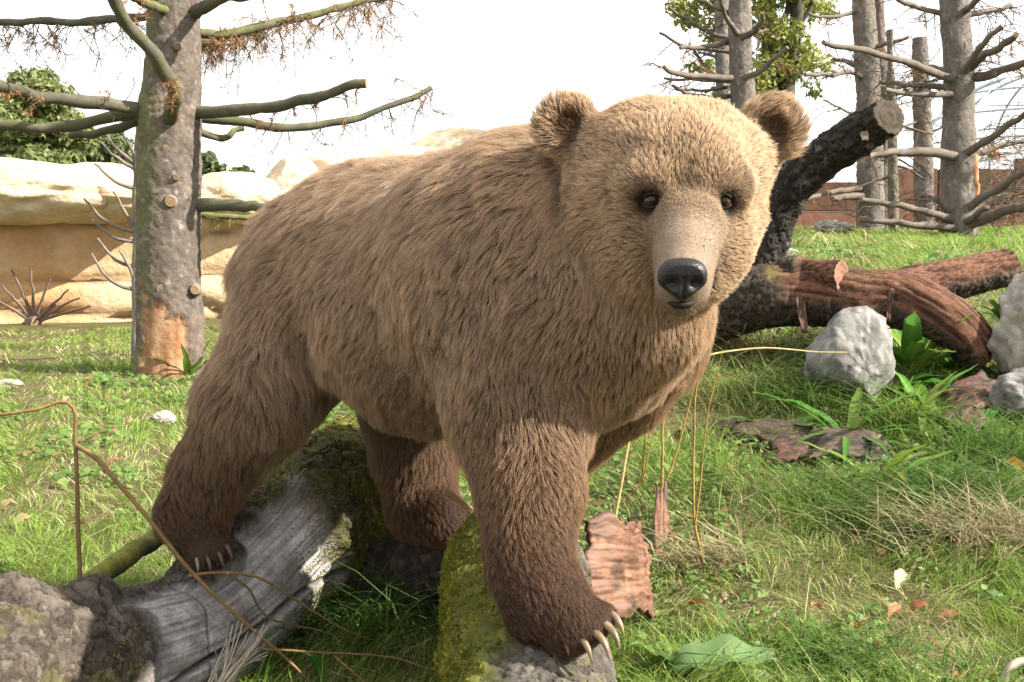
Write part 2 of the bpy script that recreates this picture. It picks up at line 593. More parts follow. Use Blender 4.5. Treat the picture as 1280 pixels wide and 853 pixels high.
def xy(px, d): return ((px - 640) / FPX * d, d)
wall = thing('rock_wall', 'cream and orange sandstone rock wall behind the grass, topped with rounded boulders', 'wall', (-7.0, 14.5, 0))
link('wall_face', wall_face('wall_face', [xy(-420, 13.0), xy(-60, 13.9), xy(180, 14.6), xy(350, 15.3), xy(520, 16.2), xy(760, 17.8)], -.15, 1.75, 3, SAND), wall)
# overhanging boulders of the coping
for px, py, d, sx, sy, sz, sd in ((-230, 240, 13.6, 1.5, .8, .50, 1), (-20, 240, 13.8, 1.75, .85, .42, 2), (118, 243, 14.1, 1.0, .75, .38, 3),
                                  (285, 250, 14.9, .75, .6, .38, 4), (360, 236, 16.2, .55, .6, .45, 12), (420, 232, 17.0, 1.0, .7, .48, 5), (520, 222, 17.6, .85, .7, .5, 6), (575, 205, 18.0, .95, .7, .55, 7), (680, 205, 19.0, .9, .7, .5, 8)):
    link('boulder', rock_mesh('boulder', P(px, py, d), (sx, sy, sz), sd + 60, m_sand, CAPS, 44, .11, facets=4), wall)

# rust-brown panel wall on the far right
m_rust = wood_material('rust_panel', .8, 8, .4, .02, .25, .2)
rwall = thing('panel_wall', 'low rust-brown panel wall behind the dead spruces', 'wall', (7.0, 19.0, 1.2))
def box_mesh(name, lo, hi, mat, col, bev=.01, rot=0.0):
    bm = bmesh.new()
    bmesh.ops.create_cube(bm, size=1.0)
    for v in bm.verts:
        v.co = Vector([lo[k] + (v.co[k] + .5) * (hi[k] - lo[k]) for k in range(3)])
    bmesh.ops.bevel(bm, geom=list(bm.edges), offset=bev, segments=2, affect='EDGES')
    me = bpy.data.meshes.new(name); bm.to_mesh(me); bm.free()
    me.materials.append(mat)
    co = np.array([v.co for v in me.vertices])
    put_color(me, np.array(col)[None] * (1 + .2 * vnoise(co * 3, 4))[:, None])
    return me
rr = np.random.default_rng(5)
x = 3.4
while x < 14.0:
    w = 1.15 + .2 * rr.random()
    top = 2.05 + .35 * sstep(4.0, 9.5, np.array(x)) + .06 * rr.normal()
    zs = [1.0, 1.0 + (top - 1.0) * .52, top]
    for k in range(2):
        d = 19.0 + .02 * rr.normal()
        link('panel', box_mesh('panel', (x, d, zs[k]), (x + w - .012, d + .12, zs[k + 1] - .004), m_rust, np.array([.150, .075, .050]) * (.7 + .6 * rr.random()), .015), rwall)
    x += w

# ------------------------------------------------------------------ leafy trees far behind
m_leaf = leaf_material('tree_leaf', .40, .55, .2)
def leaf_cloud(name, clumps, per, leaf, cols, seed, mat=None, droop=.3):
    """many leaf quads spread over clump spheres; clumps: (x, y, z, r)"""
    r_ = np.random.default_rng(seed)
    cl = np.asarray(clumps, float)
    idx = r_.choice(len(cl), per, p=cl[:, 3] ** 2 / (cl[:, 3] ** 2).sum())
    d = unit(r_.normal(size=(per, 3)))
    rad = cl[idx, 3] * (.25 + 1.15 * r_.random(per) ** .8)
    c = cl[idx, :3] + d * rad[:, None] * np.array([1, 1, .8])
    nrm = unit(d * .7 + r_.normal(size=(per, 3)) * .7 + np.array([0, 0, .5]))
    u = unit(np.cross(nrm, r_.normal(size=(per, 3)))); w = np.cross(nrm, u)
    s = leaf * (.6 + .8 * r_.random(per))[:, None]
    v = np.stack([c - u * s, c + w * s * .55, c + u * s - np.array([0, 0, 1]) * s * droop, c - w * s * .55], 1).reshape(-1, 3)
    q = np.arange(per * 4).reshape(-1, 4)
    k = r_.random(per)[:, None]; kc = r_.random(len(cl))[idx][:, None]
    k = np.clip(.5 * k + .5 * kc, 0, 1)
    col = np.array(cols[0]) * (1 - k) + np.array(cols[1]) * k
    me = quads(name, v, q, mat or m_leaf, False)
    put_color(me, np.repeat(col, 4, 0))
    return me

def far_tree(name, label, px, base_y, top_y, d, half_px, seed, cols, group, per=4200, leaf=.16, low=.1):
    r_ = np.random.default_rng(seed)
    gx_, gy_ = xy(px, d)
    zt = P(px, top_y, d)[2]; zb = float(ground_z(np.array(gx_), np.array(gy_)))
    H = zt - zb; W = half_px / FPX * d
    t = thing(name, label, 'tree', (gx_, gy_, zb), group)
    link('trunk', branch_mesh('trunk', [(gx_, gy_, zb - .2), (gx_ + .1 * W, gy_, zb + H * .4), (gx_, gy_, zb + H * .85)], H * .022, H * .008, (.10, .08, .06), m_bark, 14, 9, seed), t)
    cl = []
    for k in range(110):
        h = low + (1 - low) * r_.random()
        prof = math.sin(min(1, (1 - h) * 1.15 + .12) * math.pi * .55) ** .8 * min(1, (h + .25) * 1.5)
        a = r_.random() * 2 * math.pi; rr_ = W * .85 * prof * math.sqrt(r_.random())
        cl.append((gx_ + math.cos(a) * rr_, gy_ + math.sin(a) * rr_, zb + h * H * .93, W * (.09 + .15 * r_.random())))
    for k in range(9):
        b = cl[k * 11]
        link('limb', branch_mesh('limb', [(gx_, gy_, zb + (b[2] - zb) * .55), ((gx_ + b[0]) / 2, (gy_ + b[1]) / 2, zb + (b[2] - zb) * .85), b[:3]], H * .008, H * .002, (.10, .08, .06), m_bark, 8, 6, seed + k), t)
    tag(link('crown', leaf_cloud('crown', cl, per, leaf, cols, seed), t), kind='stuff')
    return t
G1 = ((.11, .145, .05), (.27, .30, .115))
G2 = ((.085, .12, .05), (.18, .215, .09))
GB = 'leafy trees rising behind the rock wall'
far_tree('leafy_tree', 'tall round green tree beyond the sandstone wall, beside the leaning spruce boughs', 52, 320, 82, 38, 92, 11, G1, GB, 30000, .115, .0)
far_tree('leafy_tree', 'dark green tree just left of the scarred spruce trunk beyond the wall', 138, 320, 152, 44, 52, 12, G2, GB, 16000, .12, .0)
far_tree('leafy_tree', 'broad lower green tree partly covered by its taller round neighbour beyond the wall', -60, 320, 118, 40, 90, 13, G1, GB, 9000, .16, .0)
far_tree('leafy_tree', 'low distant green tree showing over the wall right of the spruce', 268, 320, 190, 60, 42, 14, G2, GB, 7000, .17, .0)
far_tree('leafy_tree', 'small distant rounded tree low over the wall boulders, smallest of the leafy trees', 306, 320, 204, 62, 30, 15, G2, GB, 4000, .17, .0)
# ------------------------------------------------------------------ spruce trees
SPR = (.128, .104, .085)
def spruce_trunk(name, pts, radii, seed, ns=160, na=64, patch=None, col=SPR, moss_side=0.0):
    def fn(p, s, a, r):
        f1, f2, rv = worley(p * np.array([20, 20, 13]), seed)
        scale_ = sstep(.02, .25, f2 - f1)
        d = .010 * scale_ * (.4 + .6 * rv) + .022 * fbm(p * 2.5, seed, 3) + .006 * fbm(p * 40, seed + 2, 2)
        k = .5 + .5 * fbm(p * 7, seed + 3, 3)
        c = np.array(col)[None] * (.72 + .35 * rv + .35 * (k - .5))[:, None]
        pink = sstep(.1, .6, fbm(p * 3, seed + 8, 3))[:, None]
        c = c * (1 - .4 * pink) + np.array([.185, .120, .098]) * .4 * pink
        lich = (sstep(.45, .62, fbm(p * 26, seed + 5, 2)) * .8)[:, None]
        c = c * (1 - lich) + np.array([.26, .25, .22]) * lich
        if moss_side:
            w = np.clip(sstep(.2, .9, np.cos(a - moss_side)) * (.5 + .9 * fbm(p * 3, seed + 6, 3)), 0, 1)[:, None] * .55
            c = c * (1 - w) + np.array([.14, .16, .045]) * w
        if patch is not None:
            w = patch(p)
            d = d * (1 - w) - .020 * w + .004 * w * fbm(p * np.array([40, 40, 5]), seed + 4, 3)
            g = np.clip(.5 + .9 * fbm(p * np.array([26, 26, 3.5]), seed + 7, 4), 0, 1)[:, None]
            wc = np.array([.20, .085, .036]) * (1 - g) + np.array([.40, .25, .14]) * g
            c = c * (1 - w[:, None]) + wc * w[:, None]
        return d, c
    return round_mesh(name, pts, radii, ns, na, fn, m_spruce, up=(0, -1.0, 0))

m_needle = leaf_material('dry_needle', .2, .7, .1)
def twig_spray(name, starts, length, seed, spread=(1, 1), brown=.5, r=.004, needles=True, col=(.10, .085, .06), up_bias=-1.0, sub=3):
    """many thin drooping side twigs with dry needles: one mesh"""
    r_ = np.random.default_rng(seed)
    V = []; Q = []; C = []; n0 = 0
    def add_tube(pts, rad, c):
        nonlocal n0
        t, u, w = frames(pts)
        na = 4
        a = np.linspace(0, 2 * math.pi, na, endpoint=False)
        rr_ = rad * np.linspace(1, .35, len(pts))
        v = (pts[:, None] + rr_[:, None, None] * (np.cos(a)[None, :, None] * u[:, None] + np.sin(a)[None, :, None] * w[:, None])).reshape(-1, 3)
        i, j = np.meshgrid(np.arange(len(pts) - 1), np.arange(na), indexing='ij')
        q = np.stack([i * na + j, i * na + (j + 1) % na, (i + 1) * na + (j + 1) % na, (i + 1) * na + j], -1).reshape(-1, 4) + n0
        V.append(v); Q.append(q); C.append(np.repeat(np.array([c]), len(v), 0)); n0 += len(v)
    def add_needles(pts, k, L, c):
        nonlocal n0
        i = r_.integers(1, len(pts), k); f = r_.random(k)[:, None]
        b = pts[i - 1] * (1 - f) + pts[i] * f
        d = unit(r_.normal(size=(k, 3)) * .8 + np.array([0, 0, -.6])) * (L * (.5 + r_.random((k, 1))))
        sd = unit(np.cross(d, r_.normal(size=(k, 3)))) * (r * .55)
        v = np.stack([b - sd, b + sd, b + d + sd * .3, b + d - sd * .3], 1).reshape(-1, 3)
        V.append(v); Q.append(np.arange(len(v)).reshape(-1, 4) + n0); n0 += len(v)
        kk = r_.random((k, 1))
        cc = np.array(c) * (.6 + .8 * kk)
        C.append(np.repeat(cc, 4, 0))
    for st in starts:
        L = length * (.4 + .9 * r_.random())
        d = unit(np.array([r_.normal() * spread[0], r_.normal() * spread[1], up_bias * (.35 + r_.random())]))
        pts = [np.array(st)]
        for k in range(5):
            d = unit(d + r_.normal(size=3) * .28 + np.array([0, 0, up_bias * .10]))
            pts.append(pts[-1] + d * L / 5)
        pts = np.array(pts)
        isb = r_.random() < brown
        add_tube(pts, r, np.array(col) * (.7 + .6 * r_.random()))
        for k in range(sub):
            i = r_.integers(1, 5)
            dd = unit(r_.normal(size=3) * .8 + d * .7)
            p2 = np.array([pts[i], pts[i] + dd * L * .14, pts[i] + dd * L * .25 + np.array([0, 0, up_bias * L * .07])])
            add_tube(p2, r * .6, np.array(col))
            if needles and isb: add_needles(p2, 14, .035, (.36, .19, .085))
        if needles and isb: add_needles(pts, 40, .04, (.36, .19, .085))
    me = quads(name, np.vstack(V), np.vstack(Q), m_needle, False)
    put_color(me, np.vstack(C))
    return me

def px_pts(lst, d0, dz=0.0):
    """pixel polyline at distance d0 (+ per-point offset when given)"""
    return [P(q[0], q[1], d0 + (q[2] if len(q) > 2 else 0)) for q in lst]

# --- the scarred spruce on the left
TD = 8.55
tz = hit(212, 470)
TD = float((tz - CAM) @ FWD)
def scar(p):
    q = (p - CAM); d = q @ FWD
    u = 640 + FPX * q[:, 0] / d; v = 426.5 - FPX * (q @ UPV) / d
    n = fbm(p * 11, 44, 4) * 20
    l_ = sstep(176, 180, u + n * .3) * sstep(212, 206, u + n * .4) * sstep(378, 386, v + n + np.abs(u - 190) * .5)
    r_ = sstep(204, 209, u + n * .3) * sstep(237, 232, u + n * .3) * sstep(400, 408, v + n)
    return np.clip(np.maximum(l_, r_), 0, 1) * (d < TD + .02)
sp = thing('spruce_tree', 'thick grey spruce trunk with an orange stripped scar at its foot and bare boughs', 'tree', tz)
rpx = TD / FPX
link('trunk', spruce_trunk('trunk', [P(212, 500, TD), P(212, 440, TD), P(211, 300, TD), P(213, 150, TD), P(218, 0, TD), P(222, -180, TD), P(226, -420, TD)],
     [46 * rpx, 41 * rpx, 38 * rpx, 37 * rpx, 31 * rpx, 27 * rpx, 20 * rpx], 21, 330, 84, scar, moss_side=-1.2), sp)
BG = (.095, .088, .064); BM = (.165, .175, .060)
def bough(parent, pts, t0, t1, d, col=BG, moss=.35, seed=0, na=10):
    return link('bough', branch_mesh('bough', px_pts(pts, d), t0 / 2 * d / FPX, t1 / 2 * d / FPX, col, None, None, na, seed, moss), parent)
boughs = [
    ([(236, 142, 0), (290, 138, -.15), (350, 132, -.3), (405, 121, -.45), (455, 102, -.6)], 19, 13, .3),
    ([(240, 147, .1), (300, 152, .2), (360, 160, .3), (420, 153, .4), (480, 136, .5), (541, 112, .6)], 15, 8, .5),
    ([(240, 158, .1), (262, 171, .2), (282, 170, .3), (303, 160, .4)], 12, 8, .9),
    ([(236, 258, 0), (290, 257, -.1), (352, 258, -.2)], 19, 16, .3),
    ([(238, 266, .1), (290, 272, .2), (348, 271, .3)], 10, 6, .9),
    ([(212, 148, -.2), (217, 132, -.5), (219, 112, -.62), (190, 68, -.9), (158, 30, -1.1), (136, -14, -1.3)], 22, 16, .75),
    ([(190, 140, 0), (135, 131, -.2), (65, 121, -.4), (-20, 104, -.6)], 22, 15, .3),
    ([(190, 138, .1), (120, 150, .1), (60, 161, .1), (-20, 155, .1)], 19, 13, .55),
    ([(188, 146, .2), (140, 163, .3), (88, 170, .4)], 15, 11, .4),
    ([(200, 20, .2), (120, 26, .4), (50, 28, .5), (-30, 29, .6)], 14, 10, .3),
    ([(236, 20, 0), (262, 6, -.2), (312, -10, -.5)], 20, 14, .4),
    ([(232, 40, .2), (290, 42, .4), (360, 26, .7), (430, 10, .9), (495, -4, 1.1)], 16, 9, .7),
    ([(232, 48, .3), (262, 52, .5), (330, 36, .9)], 13, 8, .8),
    ([(205, 14, -.2), (185, 4, -.4), (160, -6, -.6)], 15, 10, .9),
    ([(222, -40, .1), (160, -90, .3), (60, -120, .5)], 15, 8, .5),
    ([(224, -60, 0), (300, -110, .1), (400, -140, .2)], 15, 8, .5),
    ([(222, -160, -.1), (180, -240, -.4), (120, -300, -.8)], 13, 7, .5),
    ([(226, -200, 0), (270, -280, .4), (340, -330, .8)], 13, 7, .5),
]
BO = []
for k, (pts, t0, t1, ms) in enumerate(boughs):
    BO.append(bough(sp, pts, t0 * .86, t1 * .86, TD, BG, ms * .8, 100 + k))
def along(pts, n, d, seed, lo=.15):
    c = catmull(px_pts(pts, d), 60)
    return [c[i] for i in np.random.default_rng(seed).integers(int(60 * lo), 60, n)]
def spray(parent, starts, length, seed, **kw):
    tag(link('dry_twigs', twig_spray('dry_twigs', starts, length, seed, **kw), parent), kind='stuff')
spray(BO[11], along(boughs[11][0], 90, TD, 1, .1), .48, 201, brown=.75, r=.0042)
spray(BO[12], along(boughs[12][0], 60, TD, 2, .0), .34, 202, brown=.5, r=.004, col=(.10, .12, .03))
spray(BO[9], along(boughs[9][0], 44, TD, 3, .1), .5, 203, brown=.35, r=.0042, sub=4)
spray(BO[1], along(boughs[1][0], 34, TD, 4, .25), .36, 204, brown=.25, r=.004)
spray(BO[0], along(boughs[0][0], 14, TD, 5, .3), .24, 205, brown=.3, r=.004)
spray(BO[13], along(boughs[13][0], 8, TD, 6), .25, 206, brown=.4, r=.003)
spray(BO[6], along(boughs[6][0], 24, TD, 7, .1), .34, 207, brown=.4, r=.004, up_bias=.2)
spray(BO[4], along(boughs[4][0], 14, TD, 8, .1), .12, 208, brown=0, r=.004, col=(.20, .24, .05), needles=False)
spray(BO[11], [P(440 + 8 * k, 12 + 3 * k, TD + .9) for k in range(6)], .4, 209, brown=.8, r=.003)
spray(BO[5], [P(214 + 2 * k, 92 + 3 * k, TD - .75) for k in range(5)], .28, 210, brown=.9, r=.003)
def knot(parent, px, py, d, r, seed):
    c = P(px, py, d)
    n = unit(CAM - c)
    link('knot', branch_mesh('knot', [c - n * .05, c + n * .004, c + n * .03], r * 1.25, r * .8, (.19, .15, .115), m_branch, 7, 16, seed), parent)
for k, (x_, y_, r_) in enumerate(((213, 252, .052), (203, 362, .05), (243, 363, .045), (222, 58, .03), (207, 185, .03), (220, 222, .025))):
    knot(sp, x_, y_, TD - .215 - (.0 if k != 2 else -.07), r_, 300 + k)

# --- thin dead sapling right behind it
SD = 9.4
b = P(171, 455, SD); b[2] = float(ground_z(np.array(b[0]), np.array(b[1])))
sap = thing('dead_sapling', 'thin dead sapling with upturned bare twigs against the scarred spruce', 'tree', b)
GRY = (.21, .18, .15)
link('trunk', branch_mesh('trunk', [b - np.array([0, 0, .05]), P(171, 380, SD), P(172, 280, SD), P(171, 190, SD), P(176, 120, SD)], .05, .03, GRY, m_branch, 40, 10, 5), sap)
for k, pts in enumerate(([(170, 212), (150, 200), (126, 180)], [(170, 205), (150, 190), (132, 168)], [(171, 198), (160, 180), (150, 165)], [(171, 236), (145, 228), (118, 205)],
                         [(171, 290), (150, 285), (126, 272), (106, 250)], [(171, 303), (140, 296), (110, 270)], [(172, 290), (155, 265), (143, 240)],
                         [(171, 335), (145, 325), (121, 298)], [(171, 363), (140, 352), (113, 318)], [(171, 358), (160, 330), (149, 315)], [(173, 240), (180, 215), (183, 190)])):
    link('twig', branch_mesh('twig', px_pts([(q[0], q[1], -.05 * i) for i, q in enumerate(pts)], SD), .020, .008, GRY, m_branch, 10, 6, 20 + k, knob=.05), sap)

# --- spiky stump of a felled tree before the wall
s0 = hit(42, 408)
sdp = float((s0 - CAM) @ FWD)
stump = thing('fallen_treetop', 'sawn treetop lying by the rock wall with bare spiky branches', 'log', s0)
c = P(42, 405, sdp)
link('trunk', branch_mesh('trunk', [c + np.array([-.35, .8, -.02]), c + np.array([-.1, .25, 0]), c], .09, .095, (.20, .16, .13), m_branch, 14, 16, 3), stump)
for k, (x_, y_) in enumerate(((2, 358), (15, 338), (38, 336), (86, 362), (100, 372), (114, 382), (70, 380), (-12, 372), (62, 350))):
    link('spike', branch_mesh('spike', [c + np.array([-.05, .12, 0]), P((42 + x_) / 2 + 1, (405 + y_) / 2 - 2, sdp), P(x_, y_, sdp - .1)], .026, .011, (.16, .12, .095), m_branch, 9, 6, 40 + k, knob=.04), stump)

# --- dead spruces on the bank to the right
def dead_spruce(label, base_px, d, path, w0, w1, brs, seed, twigs=0, group=None, scar_strip=None, name='dead_spruce', tw=.55, col=(.165, .143, .122)):
    b_ = P(base_px[0], base_px[1], d)
    b_[2] = float(ground_z(np.array(b_[0]), np.array(b_[1])))
    t = thing(name, label, 'tree', b_, group)
    pts = [b_ - np.array([0, 0, .15]), b_ + np.array([0, 0, .02])] + [P(x_, y_, d) for x_, y_ in path]
    n = len(pts)
    rad = [w0 / 2 * d / FPX * 1.25, w0 / 2 * d / FPX * 1.08] + list(np.linspace(w0, w1, n - 2) / 2 * d / FPX)
    link('trunk', spruce_trunk('trunk', pts, rad, seed, 130, 40, None, col), t)
    for k, (pl, a0, a1) in enumerate(brs):
        bo = link('bough', branch_mesh('bough', px_pts(pl, d), a0 / 2 * d / FPX, a1 / 2 * d / FPX, (.135, .112, .090), None, None, 8, seed * 7 + k, 0), t)
        if twigs:
            spray(bo, along([q[:2] for q in pl], twigs, d, seed + k, .2), tw, seed * 9 + k, brown=.10, r=.0055, col=(.13, .105, .08), up_bias=-.35, sub=4, spread=(1, 1))
    if scar_strip:
        (x0, y0, x1, y1, w) = scar_strip
        link('split_wood', branch_mesh('split_wood', [P(x0, y0, d - .10), P((x0 + x1) / 2, (y0 + y1) / 2, d - .13), P(x1, y1, d - .10)], w / 2 * d / FPX, w / 3 * d / FPX, (.52, .26, .11), m_wood, 12, 7, seed), t)
    return t
RD = 11.8
main_br = [
    ([(1190, 20), (1150, 10), (1112, -4, -.3)], 7, 5), ([(1202, 18), (1212, 8, -.3), (1222, -4, -.5)], 9, 7), ([(1206, 18), (1240, 14, .2), (1266, 9, .4)], 8, 5),
    ([(1203, 92, -.1), (1212, 78, -.3), (1228, 58, -.6), (1253, 30, -.8)], 11, 6), ([(1208, 90, 0), (1234, 67, -.4), (1271, 48, -.8)], 12, 7),
    ([(1210, 100, 0), (1250, 89, -.3), (1300, 74, -.6)], 13, 9), ([(1190, 100, -.1), (1140, 80, -.5), (1090, 65, -.9), (1030, 52, -1.3)], 11, 6),
    ([(1190, 92, .1), (1160, 86, .4), (1140, 83, .7)], 11, 8), ([(1192, 110, .1), (1150, 108, .5), (1100, 103, .9)], 9, 5), ([(1190, 118, -.1), (1145, 118, -.4), (1106, 114, -.7)], 8, 5),
    ([(1200, 196, -.1), (1160, 191, -.3), (1120, 191, -.5), (1085, 198, -.7)], 13, 7), ([(1205, 194, -.1), (1232, 176, -.4), (1262, 156, -.7), (1300, 130, -1.1)], 11, 6),
    ([(1205, 198, .1), (1250, 184, .3), (1310, 168, .5)], 9, 6), ([(1206, 262, -.1), (1236, 242, -.4), (1265, 225, -.7), (1320, 200, -1.1)], 12, 6),
    ([(1206, 268, .1), (1250, 248, .2), (1320, 228, .3)], 10, 7), ([(1204, 284, -.1), (1245, 269, -.4), (1300, 252, -.8)], 15, 10),
    ([(1195, 276, -.1), (1160, 266, -.3), (1120, 256, -.5), (1082, 252, -.7)], 10, 6), ([(1190, 258, .1), (1170, 250, .2), (1152, 244, .3)], 11, 7),
    ([(1196, 286, -.15), (1150, 281, -.3), (1110, 277, -.4), (1076, 272, -.5)], 10, 7), ([(1204, 282, -.1), (1222, 268, -.4), (1236, 258, -.6)], 9, 6),
    ([(1196, -60, 0), (1150, -90, .2), (1090, -110, .4)], 8, 5), ([(1200, -70, 0), (1250, -110, -.2), (1300, -130, -.4)], 8, 5)]
dead_spruce('grey dead spruce with broken boughs all down its trunk to the grass', (1200, 292), RD,
            [(1199, 240), (1198, 180), (1198, 90), (1194, 0), (1192, -120), (1190, -300)], 41, 28, main_br, 31, 14, None, (1219, 195, 1221, 246, 9))
dead_spruce('pale dead spruce behind the curved black log, thick trunk beside a slimmer twin', (1088, 270), 14.0, [(1087, 200), (1085, 100), (1079, 0), (1074, -150)], 32, 24,
            [([(1085, 100), (1060, 90, -.3), (1036, 95, -.6), (1008, 92, -.9)], 7, 4), ([(1085, 92), (1060, 78, .3), (1042, 74, .6)], 8, 5), ([(1086, 60), (1120, 52, -.3), (1134, 47, -.5)], 6, 4),
             ([(1086, 235), (1040, 240, -.4), (1000, 250, -.8)], 8, 5), ([(1086, 245), (1050, 247, -.4), (1040, 248, -.5)], 9, 7), ([(1086, 110), (1130, 108, -.2), (1170, 100, -.4)], 6, 3),
             ([(1080, 10), (1040, 22, -.2), (1010, 16, -.5)], 6, 3), ([(1086, 150), (1060, 140, -.3), (1030, 125, -.6)], 4, 2)], 32, 8, None)
dead_spruce('slim dead trunk pressed close against the thick pale spruce', (1104, 270), 14.6, [(1104, 200), (1102, 100), (1098, 0), (1094, -150)], 15, 11,
            [([(1103, 120), (1120, 118, -.2), (1136, 112, -.4)], 5, 3), ([(1103, 190), (1125, 200, -.2), (1150, 215, -.3)], 4, 2)], 33, 3)
dead_spruce('very thin dead pole with stub twigs standing between the dead spruces', (1117, 272), 13.2, [(1116, 200), (1114, 120), (1112, 38)], 11, 7,
            [([(1113, 52), (1125, 50), (1134, 46)], 4, 2), ([(1115, 205), (1135, 212), (1160, 225)], 4, 2), ([(1115, 220), (1090, 228), (1070, 235)], 4, 2), ([(1114, 150), (1135, 160), (1165, 168)], 4, 2)], 34, 3, col=(.17, .15, .11))
dead_spruce('dead spruce trunk sawn off flat at the top, behind the broken boughs', (1156, 268), 15.5, [(1154, 200), (1152, 120), (1150, 48)], 22, 17,
            [([(1153, 150), (1130, 158, -.2), (1105, 168, -.3)], 4, 2), ([(1152, 108), (1170, 100), (1190, 92)], 4, 2), ([(1154, 170), (1175, 160), (1195, 150)], 4, 2)], 35, 4)
# spruce behind the bear's head
dead_spruce('grey spruce trunk with upcurved broken boughs rising behind the bear', (930, 300), 11.0, [(929, 230), (928, 140), (925, 60), (925, 0), (924, -150)], 31, 24,
            [([(922, 42, -.1), (912, 30, -.3), (904, 10, -.5), (900, -6, -.6)], 8, 5), ([(928, 46, -.1), (945, 38, -.3), (953, 18, -.5)], 9, 6), ([(916, 50, .1), (890, 58, -.1), (851, 61, -.4)], 8, 5),
             ([(915, 50, .2), (885, 40, .2), (860, 25, .1), (837, 9, 0)], 7, 4), ([(916, 66, .2), (880, 62, .2), (855, 58, .2), (825, 42, .2)], 5, 3), ([(914, 98, -.1), (880, 96, -.3), (850, 94, -.5), (828, 84, -.7)], 8, 6),
             ([(914, 102, .1), (880, 100, .1), (831, 98, .1)], 6, 3), ([(930, 98, -.1), (955, 86, -.3), (984, 58, -.5)], 8, 5), ([(916, 120, .1), (890, 122, 0), (862, 118, -.1), (842, 106, -.2)], 7, 4),
             ([(914, 108, .2), (890, 113, .1), (846, 113, 0)], 5, 3), ([(900, 100, .3), (885, 85, .2), (868, 65, .1)], 6, 4), ([(918, 20, .1), (890, 8, 0), (868, -2, 0)], 7, 5), ([(930, 45, .2), (945, 41, .3), (960, 38, .4)], 4, 3)], 36, 4, tw=.4)
dead_spruce('second slimmer spruce trunk half hidden behind the one by the bear\'s ear', (906, 300), 13.0, [(905, 230), (905, 130), (903, 40), (902, -150)], 22, 18,
            [([(905, 76), (890, 70), (872, 66)], 5, 3)], 37, 2, tw=.3)
# leafy tree behind them
lt = thing('leafy_tree', 'leafy green tree with twin dark trunks and yellowing leaves beside the bear\'s ear', 'tree', (*xy(975, 17.0), 1.2))
for k, pts in enumerate(([(968, 300), (966, 150), (964, 60), (958, -40), (950, -160)], [(980, 300), (978, 130), (986, 60), (1000, -20), (1015, -120)])):
    link('trunk', branch_mesh('trunk', px_pts(pts, 17.0), .16, .09, (.075, .065, .05), m_bark, 30, 10, 60 + k), lt)
for k, pts in enumerate(([(978, 70), (1000, 30), (1014, 4), (1020, -30)], [(964, 60), (930, 30), (890, 10), (860, -10)], [(964, 90), (990, 70), (1020, 84)], [(966, 40), (985, 10), (990, -30)], [(966, 120), (930, 112), (890, 108)])):
    link('limb', branch_mesh('limb', px_pts(pts, 17.0), .06, .02, (.08, .07, .055), m_bark, 16, 7, 66 + k), lt)
cl = []
for px, py, r_ in ((868, 12, 18), (858, 24, 14), (880, 30, 14), (846, 8, 12), (895, 45, 14), (868, 85, 10), (886, 84, 10), (898, 122, 14), (905, 112, 12), (950, 15, 16), (965, 35, 18), (985, 45, 22), (990, 62, 20), (1005, 72, 18), (1022, 80, 16),
                   (1010, 10, 20), (1000, 0, 18), (1030, 8, 14), (960, 70, 18), (950, 85, 16), (970, 95, 20), (950, 110, 18), (985, 90, 18), (1012, 105, 8), (1018, 116, 8), (960, 5, 16), (1040, 18, 8), (895, 5, 14), (1035, 90, 7), (940, 120, 14),
                   (975, -30, 40), (920, -40, 45), (870, -40, 35), (1020, -40, 35), (960, -90, 55), (900, -100, 45), (1010, -110, 40), (960, 140, 18), (900, 140, 20)):
    q = P(px, py, 17.0 + .8 * random.Random(px).uniform(-1, 1)); cl.append((*q, r_ * 17 / FPX))
tag(link('crown', leaf_cloud('crown', cl, 15000, .045, ((.11, .155, .032), (.37, .37, .09)), 8), lt), kind='stuff')
# bushy undergrowth at far right behind the fence
bush = thing('thorny_bush', 'grey-brown tangle of bare twigs at the foot of the nearest dead spruce', 'bush', P(1262, 215, 14.5))
st = [P(1225 + 70 * random.Random(k).random(), 165 + 90 * random.Random(k + 99).random(), 14.2 + .8 * random.Random(k + 7).random()) for k in range(150)]
tag(link('twigs', twig_spray('twigs', st, .75, 77, brown=.1, r=.004, col=(.19, .16, .125), up_bias=-.2, sub=5), bush), kind='stuff')
# thin net-dome hoops of an aviary far behind
dome = thing('aviary_dome', 'pale blue hooped frame of a net dome far behind the dead spruces', 'dome', P(1300, 200, 30.0))
m = NT('dome_paint'); m_dome = m.done((.42, .50, .55), .5, None, .4)
for k in range(6):
    a = np.linspace(0, math.pi, 24)
    R_ = 3.2; sx = math.cos(k * math.pi / 6); sy = math.sin(k * math.pi / 6)
    c0 = P(1300, 205, 30.0)
    pts = [c0 + np.array([R_ * math.cos(t) * sx, R_ * math.cos(t) * sy, R_ * .75 * math.sin(t)]) for t in a]
    link('hoop', tube_mesh('hoop', pts, .035, m_dome, 6), dome)
for zz in (.5, 1.2, 1.8):
    rr_ = 3.2 * math.sqrt(max(0, 1 - (zz / 2.4) ** 2))
    pts = [c0 + np.array([rr_ * math.cos(t), rr_ * math.sin(t), zz]) for t in np.linspace(0, 2 * math.pi, 33)]
    link('ring', tube_mesh('ring', pts, .028, m_dome, 6), dome)
# ------------------------------------------------------------------ logs, rocks and small plants
m_logbark = wood_material('log_bark', .88, 110, .7, .008, .40, .2)
m_moss_mat = leaf_material('moss', .25, .8, .05)

